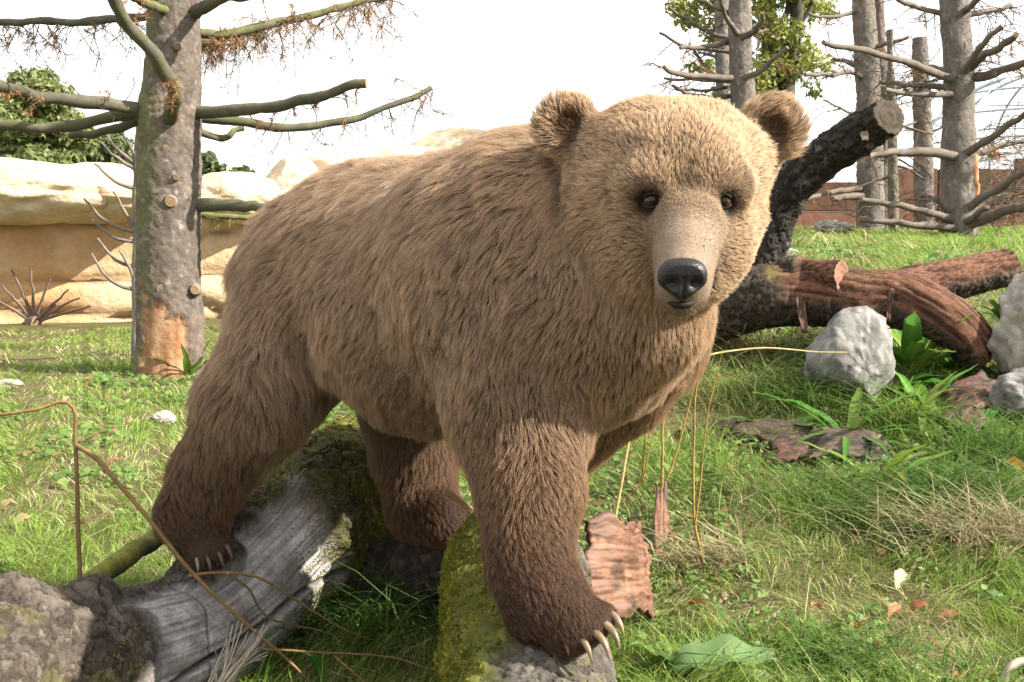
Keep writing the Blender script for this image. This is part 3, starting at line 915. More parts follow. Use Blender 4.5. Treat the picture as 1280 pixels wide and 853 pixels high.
def moss_tufts(name, pts, nrm, seed, ln=.010, wd=.0022, c0=(.10, .105, .012), c1=(.27, .23, .030)):
    """tiny moss shoots standing on a surface: one mesh of thin triangles"""
    r_ = np.random.default_rng(seed)
    n = len(pts)
    d = unit(nrm + r_.normal(size=(n, 3)) * .55)
    s = unit(np.cross(d, r_.normal(size=(n, 3))))
    L = ln * (.5 + r_.random(n))[:, None]; w = wd * (.6 + .8 * r_.random(n))[:, None]
    b = pts - nrm * .002
    v = np.stack([b - s * w, b + s * w, b + d * L], 1).reshape(-1, 3)
    k = np.clip(.5 + .8 * fbm(pts * 22, seed, 3) + .35 * (r_.random(n) - .5), 0, 1)[:, None]
    col = np.array(c0) * (1 - k) + np.array(c1) * k
    me = tris(name, v, np.arange(n * 3).reshape(-1, 3), m_moss_mat, False)
    put_color(me, np.repeat(col, 3, 0))
    return me

def mesh_samples(me, n, seed, weight=None):
    """random points and normals on a mesh, optionally weighted by fn(centres, normals)"""
    me.calc_loop_triangles()
    t = np.zeros(len(me.loop_triangles) * 3, np.int32); me.loop_triangles.foreach_get('vertices', t); t = t.reshape(-1, 3)
    co = np.zeros(len(me.vertices) * 3, np.float32); me.vertices.foreach_get('co', co); co = co.reshape(-1, 3).astype(float)
    e = np.cross(co[t[:, 1]] - co[t[:, 0]], co[t[:, 2]] - co[t[:, 0]])
    ar = np.linalg.norm(e, axis=1); nn = unit(e); cen = co[t].mean(1)
    w = ar * (weight(cen, nn) if weight is not None else 1)
    r_ = np.random.default_rng(seed)
    f = r_.choice(len(t), n, p=w / w.sum())
    a, b = r_.random(n), r_.random(n); fl = a + b > 1; a[fl], b[fl] = 1 - a[fl], 1 - b[fl]
    return co[t[f, 0]] + (co[t[f, 1]] - co[t[f, 0]]) * a[:, None] + (co[t[f, 2]] - co[t[f, 0]]) * b[:, None], nn[f]

BARK_D = (.026, .020, .015); BARK_L = (.105, .086, .068)
def plates(p, sc, seed, stretch=(1, 1, 1)):
    """cracked bark plates: height 0..1 and plate shade"""
    q = p * sc * np.array(stretch) + .60 * np.stack([fbm(p * sc * .9 + 9 * k, seed + k, 3) for k in range(3)], 1)
    f1, f2, rv = worley(q, seed)
    h = sstep(.02, .11, f2 - f1) * (.75 + .25 * sstep(-.3, .2, fbm(q * 2.6, seed + 20, 3)))
    return h * (.35 + .65 * rv) + .30 * fbm(q * 3.1, seed + 24, 3) * h, h, rv

# --- big weathered log under the hind foot
L1 = [P(-150, 985, 1.75), P(-20, 900, 2.05), P(120, 850, 2.33), P(245, 797, 2.62), P(335, 712, 2.88), P(400, 645, 3.10), P(452, 612, 3.30)]
L1R = [.175, .168, .158, .145, .158, .178, .200]
log1 = thing('weathered_log', 'big fallen log, half barkless and grey, half mossy bark, under the hind paw', 'log', (L1[3][0], L1[3][1], 0.0))
def l1_bark(p, s, a):
    """where the bark is still on"""
    up = np.cos(a)                 # 1 on top
    sidecam = np.sin(a)            # towards the viewer's side, sign fixed below
    n = fbm(p * 7, 71, 3)
    fartop = .78 * up - .62 * sidecam
    bare = sstep(.33, .39, s + n * .07) * sstep(.80, .72, s + n * .08) * sstep(.66, .50, fartop + n * .45)
    return 1 - bare
def l1_fn(p, s, a, r):
    bk = l1_bark(p, s, a)
    hp, h, rv = plates(p, 58, 72, (.8, 1.1, 1.4))
    hpb, hb_, rvb = plates(p, 27, 172, (.8, 1.1, 1.4))
    mk = sstep(-.15, .15, fbm(p * 6, 173, 2))
    hp, h, rv = hp * (1 - mk) + hpb * 1.3 * mk, h * (1 - mk) + hb_ * mk, rv * (1 - mk) + rvb * mk
    hp2, h2, rv2 = plates(p, 75, 73)
    lump = fbm(p * 5, 74, 3)
    knotty = np.exp(-(np.linalg.norm(p - P(120, 735, 2.30), axis=1) / .06) ** 2) * .045 + np.exp(-(np.linalg.norm(p - P(20, 750, 2.2), axis=1) / .06) ** 2) * .05
    d_b = .014 + .009 * hp + .004 * hp2 + .034 * lump + knotty * 1.5 + .012 * fbm(p * 22, 174, 3) + .03 * fbm(p * 14, 78, 2) * sstep(.3, .1, s)
    crack = sstep(.012, .0, np.abs(a - 1.65 - .22 * np.sin(s * 9) + .05 * fbm(p * 6, 75, 2)) * r)
    crack2 = sstep(.008, .0, np.abs(s - .475 - .02 * np.sin(a * 3) - .012 * fbm(p * 8, 79, 2)) * 1.5)
    fibre = fbm(np.stack([s * 7, np.cos(a) * 24, np.sin(a) * 24], 1), 86, 4)
    d_w = .008 * fbm(p * np.array([8, 8, 8]), 76, 3) + .003 * fbm(p * 45, 77, 3) + .004 * fibre - .02 * crack - .006 * crack2
    d = d_b * bk + d_w * (1 - bk)
    cb = np.array(BARK_D) * (1 - h)[:, None] + (np.array(BARK_L) * (.40 + .75 * rv ** 1.5)[:, None]) * h[:, None]
    pale = sstep(.42, .15, s)[:, None]
    cb = cb * (1 + .30 * pale)
    ms = np.clip(sstep(.66, .86, s) * (.75 + 1.0 * fbm(p * 6, 81, 3)) + sstep(.35, .6, fbm(p * 5, 82, 3)) * .6 * sstep(-.1, .5, np.cos(a)), 0, 1)[:, None] * .9
    cm = np.array([.12, .115, .022]) * (.6 + .8 * rv2)[:, None]
    cb = cb * (1 - ms) + cm * ms
    gr = np.clip(.5 + .9 * fbm(p * 9, 83, 4), 0, 1)[:, None]
    cw = np.array([.19, .178, .170]) * (1 - gr) + np.array([.43, .412, .40]) * gr
    st = sstep(.25, .55, fbm(p * 5, 84, 3))[:, None]
    cw = cw * (1 - .6 * st) + np.array([.17, .105, .07]) * .6 * st
    cw = cw * (1 + .8 * fibre)[:, None]
    cw = cw * (1 - .8 * np.maximum(crack, crack2 * .7))[:, None]
    return d, cb * bk[:, None] + cw * (1 - bk)[:, None]
l1_me = round_mesh('trunk', L1, L1R, 760, 320, l1_fn, m_logbark, ((.10, .075, .04), (.22, .18, .10)))
link('trunk', l1_me, log1)
L1C = catmull(np.hstack([np.array(L1), np.array(L1R)[:, None]]), 60)
def l1_moss_w(c, n):
    u = 640 + FPX * c[:, 0] / np.maximum((c - CAM) @ FWD, .1)
    f = fbm(c * 8, 85, 3)
    return (sstep(365, 400, u + f * 40) * (f > -.25) + (sstep(.28, .5, f) * (n[:, 2] > .2)) * .8 + .0005) * (n[:, 2] > -.5)
mp, mn = mesh_samples(l1_me, 26000, 5, l1_moss_w)
tag(link('moss', moss_tufts('moss', mp, mn, 6, .0085, .0020), log1), kind='stuff')

def shade_dark_bark(p, s, a, r):  # very dark bark: the shade beneath the bear put into the colour
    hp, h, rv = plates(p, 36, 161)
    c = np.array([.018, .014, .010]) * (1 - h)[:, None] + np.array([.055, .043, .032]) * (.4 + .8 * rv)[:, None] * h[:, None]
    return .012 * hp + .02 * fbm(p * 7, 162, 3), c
# --- mossy log under the fore paw
L2 = [np.array([.075, 1.20, .02]), np.array([.055, 1.62, .105]), np.array([.044, 1.86, .165]), np.array([.030, 2.12, .238]), np.array([.016, 2.36, .282]), np.array([.008, 2.50, .292]), np.array([.004, 2.60, .296])]
L2R = [.155, .155, .155, .155, .156, .150, .125]
log2 = thing('mossy_log', 'yellow-green mossy log pointing away beneath the bear\'s fore paw', 'log', (.04, 1.86, 0))
def l2_moss_w(c, n):
    f = fbm(c * 7, 96, 3); g = fbm(c * 18, 97, 2)
    axx = np.interp(c[:, 1], [q[1] for q in L2], [q[0] for q in L2])
    side = axx - c[:, 0] + f * .06
    return sstep(-.035, .030, side - .05 * sstep(1.98, 1.80, c[:, 1]) + g * .03) * (n[:, 2] > -.4) + .04 * (f > .1) + .0003
def l2_fn(p, s, a, r):
    hp, h, rv = plates(p, 48, 91, (1, .5, 1))
    d = .0045 * hp + .020 * fbm(p * 6, 92, 3) + .005 * fbm(p * 30, 99, 3) + .004 * fbm(p * 50, 93, 2)
    c = np.array((.045, .037, .029)) * (1 - h)[:, None] + np.array((.120, .105, .088)) * (.5 + .65 * rv)[:, None] * h[:, None]
    c = c * (1 + .15 * fbm(p * 5, 95, 2))[:, None]
    w = l2_moss_w(p, np.stack([0 * s, 0 * s, 1 + 0 * s], 1))
    w = np.clip(w, 0, 1)[:, None]
    c = c * (1 - w) + np.array([.105, .108, .020]) * (.7 + .5 * rv)[:, None] * w
    return d + .012 * w[:, 0] * (1 + fbm(p * 25, 98, 2)), c
l2_me = round_mesh('trunk', L2, L2R, 480, 260, l2_fn, m_logbark)
link('trunk', l2_me, log2)
mp, mn = mesh_samples(l2_me, 90000, 7, l2_moss_w)
tag(link('moss', moss_tufts('moss', mp, mn, 8, .0095, .0021, (.085, .100, .014), (.27, .245, .035)), log2), kind='stuff')

tag(link('paw_rest_log', round_mesh('paw_rest_log', [P(440, 735, 3.08), P(505, 722, 3.0), P(560, 712, 2.92), P(640, 700, 2.80)], [.10, .115, .118, .10], 90, 60, shade_dark_bark, m_bark, ((.03, .022, .015), (.07, .05, .035)))),  # added rest for the hind paw, its dark colour stands in for shade
    'added log resting the hidden hind paw, coloured dark like the deep shade there', 'log')
def slab(name, outline_px, d, thick, curl, mat, cols, seed, n=26, normal=None):
    """a curled sheet of bark: grid over a quadrilateral given by four (px, py, d) corners"""
    A, B, C_, D_ = (np.array(q) if isinstance(q, np.ndarray) else P(*q) for q in outline_px)
    u = np.linspace(0, 1, n)
    U, W = np.meshgrid(u, u, indexing='ij')
    rag = .16 * fbm(np.stack([U.ravel() * 5, W.ravel() * 5, 0 * U.ravel()], 1), seed, 3).reshape(U.shape)
    U2 = np.clip(U, 0, 1) + rag * (np.abs(U - .5) * 2) ** 2; W2 = W - rag * (np.abs(W - .5) * 2) ** 2
    p = ((1 - U2) * (1 - W2))[..., None] * A + (U2 * (1 - W2))[..., None] * B + (U2 * W2)[..., None] * C_ + ((1 - U2) * W2)[..., None] * D_
    nn = unit(np.cross(B - A, D_ - A))
    if nn @ (CAM - A) < 0: nn = -nn
    L = np.linalg.norm(B - A)
    fl = p.reshape(-1, 3)
    GA, GC = (U, W) if L > np.linalg.norm(D_ - A) else (W, U)      # grain runs along the longer side
    off = curl * L * (4 * (U - .5) ** 2 - .5).ravel() + .010 * fbm(fl * 18, seed + 2, 3) + .02 * fbm(fl * 6, seed + 1, 2) + .007 * fbm(np.stack([GA.ravel() * 4, GC.ravel() * 26, 0 * U.ravel() + seed], 1), seed + 6, 3)
    top = fl + nn * (off + thick / 2)[:, None]; bot = fl + nn * (off - thick / 2)[:, None]
    i, j = np.meshgrid(np.arange(n - 1), np.arange(n - 1), indexing='ij')
    a = i * n + j
    q = np.stack([a, a + n, a + n + 1, a + 1], -1).reshape(-1, 4)
    M = n * n
    edge = np.concatenate([np.arange(n) * n, (n - 1) * n + np.arange(1, n), (np.arange(n - 2, -1, -1)) * n + n - 1, np.arange(n - 2, 0, -1)])
    e2 = np.roll(edge, -1)
    V = np.vstack([top, bot])
    Q = np.vstack([q, q[:, ::-1] + M, np.stack([edge, edge + M, e2 + M, e2], -1)])
    k = np.clip(.5 + .9 * fbm(fl * 12, seed + 3, 4), 0, 1)[:, None]
    dk = sstep(.05, .45, fbm(fl * 14, seed + 4, 4))[:, None]
    fib = .75 + .5 * fbm(np.stack([GA.ravel() * 5, GC.ravel() * 40, 0 * U.ravel()], 1), seed + 5, 3)[:, None]
    c = (np.array(cols[0]) * (1 - k) + np.array(cols[1]) * k) * (1 - dk * .7) * fib
    cb = np.tile(np.array(cols[2]), (M, 1))
    me = quads(name, V, Q, mat); put_color(me, np.vstack([c, cb]))
    return me
RUST = ((.130, .058, .034), (.270, .140, .085), (.05, .036, .026))
RED = ((.045, .019, .012), (.125, .053, .033), (.04, .03, .022))
tag(link('bark_slab', slab('bark_slab', [(744, 650, 2.52), (808, 654, 2.72), (824, 770, 2.80), (752, 764, 2.46)], 0, .012, -.13, m_wood, RUST, 11, 60)),
    'curved orange-brown sheet of peeled bark leaning on the mossy log beside the fore paw', 'bark')
tag(link('bark_strip', slab('bark_strip', [(820, 612, 3.50), (833, 610, 3.52), (846, 702, 3.22), (820, 704, 3.18)], 0, .012, -.12, m_wood, RUST, 12, 16)),
    'narrow upright strip of bark in the grass beside the curved bark sheet', 'bark')
g1 = hit(770, 545)
tag(link('charred_branch', branch_mesh('charred_branch', [hit(738, 570) + np.array([0, 0, .02]), g1 + np.array([0, 0, .045]), hit(806, 528) + np.array([0, 0, .03])], .045, .03, (.045, .036, .028), m_bark, 18, 12, 4)),
    'short dark stick of bark on the grass behind the bear\'s fore legs', 'stick')

# --- fallen log on the bank: main stem, fork and sawn stub
FD = 4.95
fl_ = thing('fallen_log', 'forked fallen log with red-brown peeled bark resting across the grey stone', 'log', (1.4, 4.9, .5))
def red_fn(seed, peel0, peel1, up0=.0):
    def fn(p, s, a, r):
        n = fbm(p * 5, seed, 3)
        peel = sstep(peel0 - .03, peel0 + .03, s + n * .05) * sstep(peel1 + .03, peel1 - .03, s) * sstep(up0 - .25, up0 + .1, np.cos(a) + n * .5)
        hp, h, rv = plates(p, 26, seed + 1)
        grain = np.clip(1.7 * fbm(np.stack([s * 9, np.cos(a - s * 1.5) * 13, np.sin(a - s * 1.5) * 13], 1), seed + 2, 4), -1, 1)
        d = (1 - peel) * (.006 + .014 * hp + .012 * n) + peel * (.0045 * grain + .016 * n + .004 * fbm(p * 35, seed + 8, 3))
        cb = np.array([.025, .019, .014]) * (1 - h)[:, None] + np.array([.075, .058, .044]) * (.5 + .7 * rv)[:, None] * h[:, None]
        ms = (sstep(.1, .5, fbm(p * 7, seed + 5, 3)) * sstep(.3, .8, np.cos(a)))[:, None]
        cb = cb * (1 - ms) + np.array([.15, .125, .030]) * ms
        g = np.clip(.5 + 1.0 * grain, 0, 1)[:, None]
        cp = np.array([.040, .018, .011]) * (1 - g) + np.array([.165, .080, .048]) * g
        dk = sstep(.15, .5, fbm(p * 4, seed + 6, 3))[:, None]
        cp = cp * (1 - .6 * dk)
        return d, cb * (1 - peel)[:, None] + cp * peel[:, None]
    return fn
pm = [(840, 398, .25), (900, 385, .12), (950, 372, .04), (1010, 368, 0), (1065, 372, -.05), (1120, 372, -.1), (1165, 388, -.2), (1202, 412, -.22), (1224, 442, -.16)]
link('stem', round_mesh('stem', px_pts(pm, FD), [.135, .135, .13, .125, .125, .118, .105, .098, .085], 220, 90, red_fn(111, .34, 1.1, -.15), m_bark, ((.06, .04, .026), (.15, .105, .07))), fl_)
link('fork', round_mesh('fork', px_pts([(1075, 372, .12), (1130, 360, .18), (1190, 348, .25), (1240, 337, .3), (1262, 330, .32)], FD), [.075, .088, .092, .086, .075], 110, 64, red_fn(131, -.1, 1.1, -.2), m_bark, ((.07, .05, .035), (.14, .10, .06))), fl_)
link('sawn_stub', round_mesh('sawn_stub', px_pts([(930, 362, .15), (980, 350, .05), (1020, 344, -.05), (1052, 343, -.14)], FD), [.09, .085, .075, .066], 60, 48, red_fn(141, .62, 1.1, -.9), m_bark, ((.19, .095, .06), (.30, .17, .115))), fl_)
link('bark_flap', slab('bark_flap', [(995, 372, 4.80), (1003, 372, 4.80), (1010, 412, 4.78), (1001, 414, 4.78)], 0, .01, .2, m_wood, RED, 15, 9), fl_)
link('bark_flap', slab('bark_flap', [(1110, 368, 4.72), (1115, 368, 4.72), (1113, 402, 4.70), (1107, 402, 4.70)], 0, .008, .2, m_wood, RED, 16, 9), fl_)
# --- curved black log standing up from it
def dark_fn(p, s, a, r):
    hp, h, rv = plates(np.stack([s * 13, np.cos(a) * 4.2, np.sin(a) * 4.2], 1), 1.0, 151)
    d = .010 * hp + .008 * fbm(p * 40, 155, 3) + .016 * fbm(p * 9, 156, 3) + .015 * fbm(p * 6, 152, 3)
    c = np.array([.014, .011, .009]) * (1 - h)[:, None] + np.array([.042, .036, .030]) * (.4 + .9 * rv)[:, None] * h[:, None]
    ch = (sstep(.40, .60, fbm(p * 34, 153, 2)))[:, None] * .5
    c = c * (1 - ch) + np.array([.20, .19, .165]) * ch
    ms = (sstep(.15, .5, fbm(p * 6, 154, 3)) * sstep(.25, .0, s))[:, None]
    c = c * (1 - ms) + np.array([.14, .12, .035]) * ms
    return d, c
curved = thing('curved_log', 'thick curved black-barked limb with a sawn end, rising from the fallen log', 'log', P(950, 370, 5.05))
link('limb', round_mesh('limb', px_pts([(945, 385, .10), (955, 340, .08), (966, 290, .05), (988, 236, 0), (1026, 198, -.08), (1064, 175, -.18), (1098, 154, -.3), (1112, 146, -.36)], FD + .05),
     [.095, .088, .080, .086, .084, .086, .078, .076], 220, 90, dark_fn, m_bark, ((.040, .031, .022), (.085, .066, .048))), curved)
link('pale_chip', slab('pale_chip', [(1076, 166, 4.66), (1084, 164, 4.66), (1086, 174, 4.64), (1078, 176, 4.64)], 0, .008, .1, m_wood, ((.5, .36, .24), (.6, .45, .3), (.4, .3, .2)), 18, 6), curved)

# --- rocks
GRY3 = ((.105, .099, .090), (.225, .217, .20), (.30, .292, .272))
LIM = ((.20, .18, .15), (.40, .375, .33), (.27, .22, .155))
def rock_at(name, label, px, py_base, py_top, half_px, seed, cols, depth=.8, facets=8, group=None, rough=.22, dd=0.0, sink=.12):
    b_ = hit(px, py_base); d = float((b_ - CAM) @ FWD) + dd
    w = half_px * d / FPX; h = (py_base - py_top) * d / FPX
    c = P(px, (py_base + py_top) / 2, d + w * depth * .6)
    return tag(link(name, rock_mesh(name, c, (w * 1.12, w * depth * 1.12, h * .5 * (1.15 + sink)), seed, m_stone, cols, 48, rough, facets=facets)), label, 'rock', group)
rock_at('grey_stone', 'rounded pitted grey stone propping up the fallen log', 1068, 512, 402, 54, 23, GRY3, .9, 14, rough=.14)
rock_at('pale_rock', 'tall pale cream rock beside the sawn foot of the fallen log', 1288, 500, 362, 48, 5, LIM, .9, 8, rough=.26)
rock_at('pale_rock', 'small whitish rock on the grass just below the tall pale rock', 1288, 536, 468, 42, 9, GRY3, .9, 8, rough=.25)
rock_at('limestone_chunk', 'jagged cream stone on the bank near the rust-brown wall', 1042, 294, 276, 22, 14, LIM, .8, 9, 'pale stones', rough=.3)
rock_at('limestone_chunk', 'small white stone half sunk in grass under the big dock leaf', 943, 858, 838, 20, 15, LIM, .7, 7)
rock_at('limestone_chunk', 'flat pale stone in the lawn before the spiky treetop', 8, 484, 475, 18, 16, LIM, .8, 6)
rock_at('limestone_chunk', 'pale broken stone on the lawn behind the hind leg', 205, 532, 516, 16, 17, LIM, .8, 8)
rock_at('limestone_chunk', 'low cream stone in the grass behind the curved black limb', 985, 322, 310, 15, 18, LIM, .8, 8)

# --- bark litter and soil by the stones
def litter(name, label, quad, seed, cols=RED, curl=-.12, lift=.03):
    pts = [hit(*q) + np.array([0, -.04 if i < 2 else -.08, lift + (.035 if i < 2 else 0)]) for i, q in enumerate(quad)]
    return tag(link(name, slab(name, pts, 0, .018, curl, m_wood, cols, seed, 40)), label, 'bark')
litter('bark_piece', 'splintered dark red bark piece between the two big rocks', [(1165, 512), (1235, 486), (1244, 516), (1178, 540)], 21, RED, -.2, .030)
litter('bark_piece', 'second strip of red bark lying under the splintered piece', [(1172, 530), (1232, 512), (1240, 530), (1186, 550)], 22, RED, -.1, .018)
litter('bark_piece', 'long flat strip of rotten bark in front of the grey stone', [(1006, 556), (1100, 562), (1096, 578), (1000, 572)], 23, ((.06, .042, .03), (.15, .10, .07), (.05, .04, .03)), -.1, .020)
litter('bark_piece', 'reddish bark scrap left of the long rotten strip', [(958, 566), (1012, 560), (1016, 576), (966, 580)], 24, RED, -.12, .022)
def mound(name, label, px, py, w, h, seed):
    c = hit(px, py); 
    return tag(link(name, rock_mesh(name, c + np.array([0, .05, -.01]), (w, w * .6, h), seed, m_bark, ((.035, .026, .016), (.085, .065, .042), (.06, .05, .03)), 36, .5, facets=3)), label, 'soil')
mound('soil_clod', 'dark crumbly clod of rotten wood on the grass left of the grey stone', 925, 545, .20, .06, 31)
mound('soil_clod', 'dark bare clod of soil below the small whitish rock', 1195, 608, .15, .06, 32)
mound('soil_clod', 'long dark hump of bare soil left of the rotten bark strip', 985, 560, .26, .08, 34)
mound('soil_clod', 'brown clod under the long dry grass', 1150, 690, .12, .05, 33)

# --- stalks and shoots
YEL = (.26, .17, .045); TAN = (.17, .105, .045)
def shoot(name, label, pts, r0, r1, col, side=None, group=None, cat='plant', seed=1):
    t = thing(name, label, cat, pts[0], group)
    link('stem', branch_mesh('stem', pts, r0, r1, col, m_branch, 40, 7, seed, knob=.04), t)
    for k, (sp_, a0, a1) in enumerate(side or []):
        link('side_shoot', branch_mesh('side_shoot', sp_, a0, a1, col, m_branch, 26, 6, seed + k, knob=.04), t)
    return t
bx = P(99, 735, 2.42)
shoot('broken_stalk', 'snapped brown stalk standing in the weathered log, its top kinked over sideways', [bx, P(98, 650, 2.42), P(95, 565, 2.42), P(94, 520, 2.42), P(93, 503, 2.42), P(87, 499, 2.42), P(75, 504, 2.42), P(40, 513, 2.40), P(-30, 520, 2.38), P(-90, 530, 2.36)], .0054, .0034, TAN,
      [([P(97, 558, 2.42), P(103, 556, 2.415), P(125, 578, 2.40), P(165, 625, 2.38), P(215, 688, 2.36), P(270, 745, 2.36), P(330, 800, 2.38), P(400, 870, 2.42)], .0060, .0030)])
def gshoot(px0, lst, d=None):
    g = hit(*px0); dd = float((g - CAM) @ FWD) if d is None else d
    return [g - np.array([0, 0, .03])] + [P(x_, y_, dd + (k + 1) * .01) for k, (x_, y_) in enumerate(lst)]
def gz_(p): return np.array([p[0], p[1], float(ground_z(np.array(p[0]), np.array(p[1]))) - .02])
WS = 'yellow willow shoots in front of the chest'
shoot('willow_shoot', 'tallest yellow willow shoot, bent at its foot, right of the bear\'s chest', gshoot((884, 722), [(876, 690), (868, 650), (866, 580), (869, 500), (880, 440), (890, 398)]), .0050, .0018, YEL,
      [([P(869, 655, 3.0), P(876, 600, 3.0), P(884, 520, 3.0), P(903, 440, 3.0)], .0032, .0012)], seed=11)
shoot('willow_shoot', 'straight yellow willow shoot rising from the narrow bark strip', gshoot((828, 622), [(828, 580), (829, 540), (831, 500), (834, 470)]), .0065, .003, YEL, [([P(833, 600, 3.7), P(846, 565, 3.7), P(862, 505, 3.7), P(878, 430, 3.7)], .0045, .0016)], seed=12)
shoot('willow_shoot', 'short yellow willow shoot closest to the bear\'s fore leg', gshoot((802, 622), [(804, 580), (808, 535), (813, 500)]), .0055, .003, YEL, [([P(804, 600, 3.7), P(812, 560, 3.7), P(818, 530, 3.7)], .003, .0012)], seed=13)
shoot('arched_stem', 'arching yellow dry stem reaching from the chest toward the grey stone', [gz_(P(760, 560, 3.2)), P(800, 490, 3.26), P(836, 466, 3.3), P(870, 450, 3.35), P(910, 439, 3.4), P(960, 436, 3.45), P(1012, 440, 3.5), P(1060, 441, 3.52)], .0055, .0020, (.40, .31, .14), seed=14)
def twig(label, pts, r0, col=TAN, seed=1):
    tag(link('dry_twig', branch_mesh('dry_twig', pts, r0, r0 * .45, col, m_branch, 40, 6, seed, knob=.06)), label, 'twig')
twig('thin arched brown twig across the grey barkless wood below the hind paw', [P(238, 720, 2.44), P(275, 716, 2.43), P(320, 722, 2.45), P(370, 750, 2.5), P(420, 782, 2.56), P(462, 800, 2.62)], .0038, TAN, 21)
twig('brown twig dropping from the arched one into the shaded grass', [P(285, 718, 2.43), P(310, 735, 2.46), P(335, 770, 2.52), P(400, 790, 2.6), P(450, 806, 2.66)], .003, (.16, .10, .05), 22)
twig('straight tan twig lying in the shaded grass beside the mossy log', [P(330, 812, 2.5), P(400, 816, 2.5), P(480, 822, 2.5), P(545, 838, 2.48)], .0036, TAN, 23)
twig('thin forked brown twig running down to the shaded grass', [P(420, 822, 2.5), P(450, 848, 2.46), P(480, 880, 2.42)], .003, TAN, 24)
shred = thing('shredded_wood', 'splayed bleached fibres of split wood at the foot of the weathered log', 'wood', P(285, 850, 2.2))
for k in range(26):
    r_ = random.Random(k + 5)
    x0 = 262 + 22 * r_.random(); x1 = 262 + 75 * r_.random() ** .6; y1 = 775 + 48 * r_.random() ** 1.5 + (x1 - 262) * .05
    link('fibre', branch_mesh('fibre', [P(x0 - 14, 875, 2.22), P((x0 + x1) / 2 - 4, 832 + 6 * r_.random(), 2.22 + .06 * r_.random()), P(x1, y1, 2.22 + .1 * r_.random())], .0030, .0008, (.34, .29, .23), m_branch, 9, 5, k, knob=.05), shred)
b0 = thing('bleached_stick', 'pale bent bleached stick poking from the grass', 'stick', hit(1252, 852))
link('stick', branch_mesh('stick', [hit(1246, 868) - np.array([0, 0, .02]), P(1256, 846, 2.42), P(1268, 834, 2.42), P(1290, 826, 2.44), P(1330, 830, 2.5)], .010, .008, (.42, .35, .29), m_wood, 20, 10, 3), b0)
g = hit(160, 700)
tag(link('mossy_board', branch_mesh('mossy_board', [P(70, 760, 2.45), P(118, 722, 2.60), P(170, 692, 2.75), P(212, 668, 2.88), P(260, 650, 3.0)], .028, .026, (.12, .11, .09), m_bark, 24, 8, 5, moss=.8, mosscol=(.17, .17, .03))), 'thin mossy branch lying along the far side of the weathered log', 'branch')

# --- broad-leaved plants
m_broad = leaf_material('broad_leaf', .35, .5, .2)
def leaf_mesh(name, base, direction, L, W, droop, col, seed, fold=.25, n=9, twist=0.0, roll=0.0):
    """one broad leaf: a folded, drooping blade with a paler midrib"""
    d = np.array(direction, float); h = unit(np.array([d[0], d[1], 0])) if np.linalg.norm(d[:2]) > 1e-6 else np.array([1.0, 0, 0])
    el = math.atan2(d[2], np.linalg.norm(d[:2]))
    t = np.linspace(0, 1, n)
    ang = el - droop * t
    step = L / (n - 1)
    p = np.zeros((n, 3)); p[0] = base
    for k in range(1, n):
        p[k] = p[k - 1] + step * (h * math.cos(ang[k]) + np.array([0, 0, 1]) * math.sin(ang[k]))
    side = np.cross(h, np.array([0, 0, 1.0]))
    nrm = np.stack([-h * math.sin(a_) + np.array([0, 0, 1.0]) * math.cos(a_) for a_ in ang])
    side = np.stack([side * math.cos(roll + twist * x_) + nrm[i_] * math.sin(roll + twist * x_) for i_, x_ in enumerate(t)])
    w = W * np.sin(np.clip(t * .93 + .07, 0, 1) * math.pi) ** .75 * (1 - .25 * t)
    w[-1] = W * .02
    cols_ = []; V = []
    r_ = np.random.default_rng(seed)
    for u_, f_ in ((-1, fold), (-.5, fold * .4), (0, 0), (.5, fold * .4), (1, fold)):
        wav = .10 * W * np.sin(t * 17 + seed) * abs(u_)
        V.append(p + side * (w * u_ * .5)[:, None] + nrm * (w * f_ * .5 + wav)[:, None])
        sh = 1.25 if u_ == 0 else 1.0
        cols_.append(np.array(col)[None] * (sh + .25 * fbm(V[-1] * 60, seed, 2))[:, None])
    V = np.stack(V, 1).reshape(-1, 3); Cc = np.stack(cols_, 1).reshape(-1, 3)
    i, j = np.meshgrid(np.arange(n - 1), np.arange(4), indexing='ij')
    a = i * 5 + j
    me = quads(name, V, np.stack([a, a + 1, a + 6, a + 5], -1).reshape(-1, 4), m_broad)
    put_color(me, np.clip(Cc, .005, 1))
    return me
def rosette(label, px, py, n, L, W, col, seed, elev=(.3, 1.0), droop=1.0, base=None, arc=(0, 2 * math.pi), name='broadleaf_plant', group=None):
    c = hit(px, py) if base is None else base
    r_ = random.Random(seed)
    t = thing(name, label, 'plant', c, group)
    for k in range(n):
        a = arc[0] + (arc[1] - arc[0]) * (k + r_.random() * .8) / n
        e = elev[0] + (elev[1] - elev[0]) * r_.random()
        cc = [x_ * (.7 + .6 * r_.random()) for x_ in col]
        link('leaf', leaf_mesh('leaf', c + np.array([r_.uniform(-.02, .02), r_.uniform(-.02, .02), -.005]), (math.cos(a), math.sin(a), math.tan(e)), L * 1.25 * (.6 + .6 * r_.random()), W * 1.2 * (.7 + .6 * r_.random()), droop * (.6 + .8 * r_.random()), cc, seed * 31 + k), t)
    return t
GRN = (.075, .165, .030); LGR = (.15, .26, .045)
rosette('upright bright green leafy plant growing against the fallen log and grey stone', 1140, 470, 18, .30, .065, LGR, 41, (.8, 1.35), .9)
rosette('dark leafy plant hanging over the right side of the grey stone', 1112, 492, 16, .24, .085, GRN, 42, (.3, 1.1), 1.2)
rosette('strap-leaved plant at the foot of the grey stone', 1058, 556, 24, .32, .034, GRN, 43, (.3, 1.0), 1.2)
rosette('low leafy plant spreading left of the grey stone', 985, 545, 16, .22, .055, GRN, 44, (.2, .8), 1.0)
rosette('green leaves in the shade under the sawn foot of the log', 1205, 468, 14, .2, .065, GRN, 45, (.4, 1.1), 1.0)
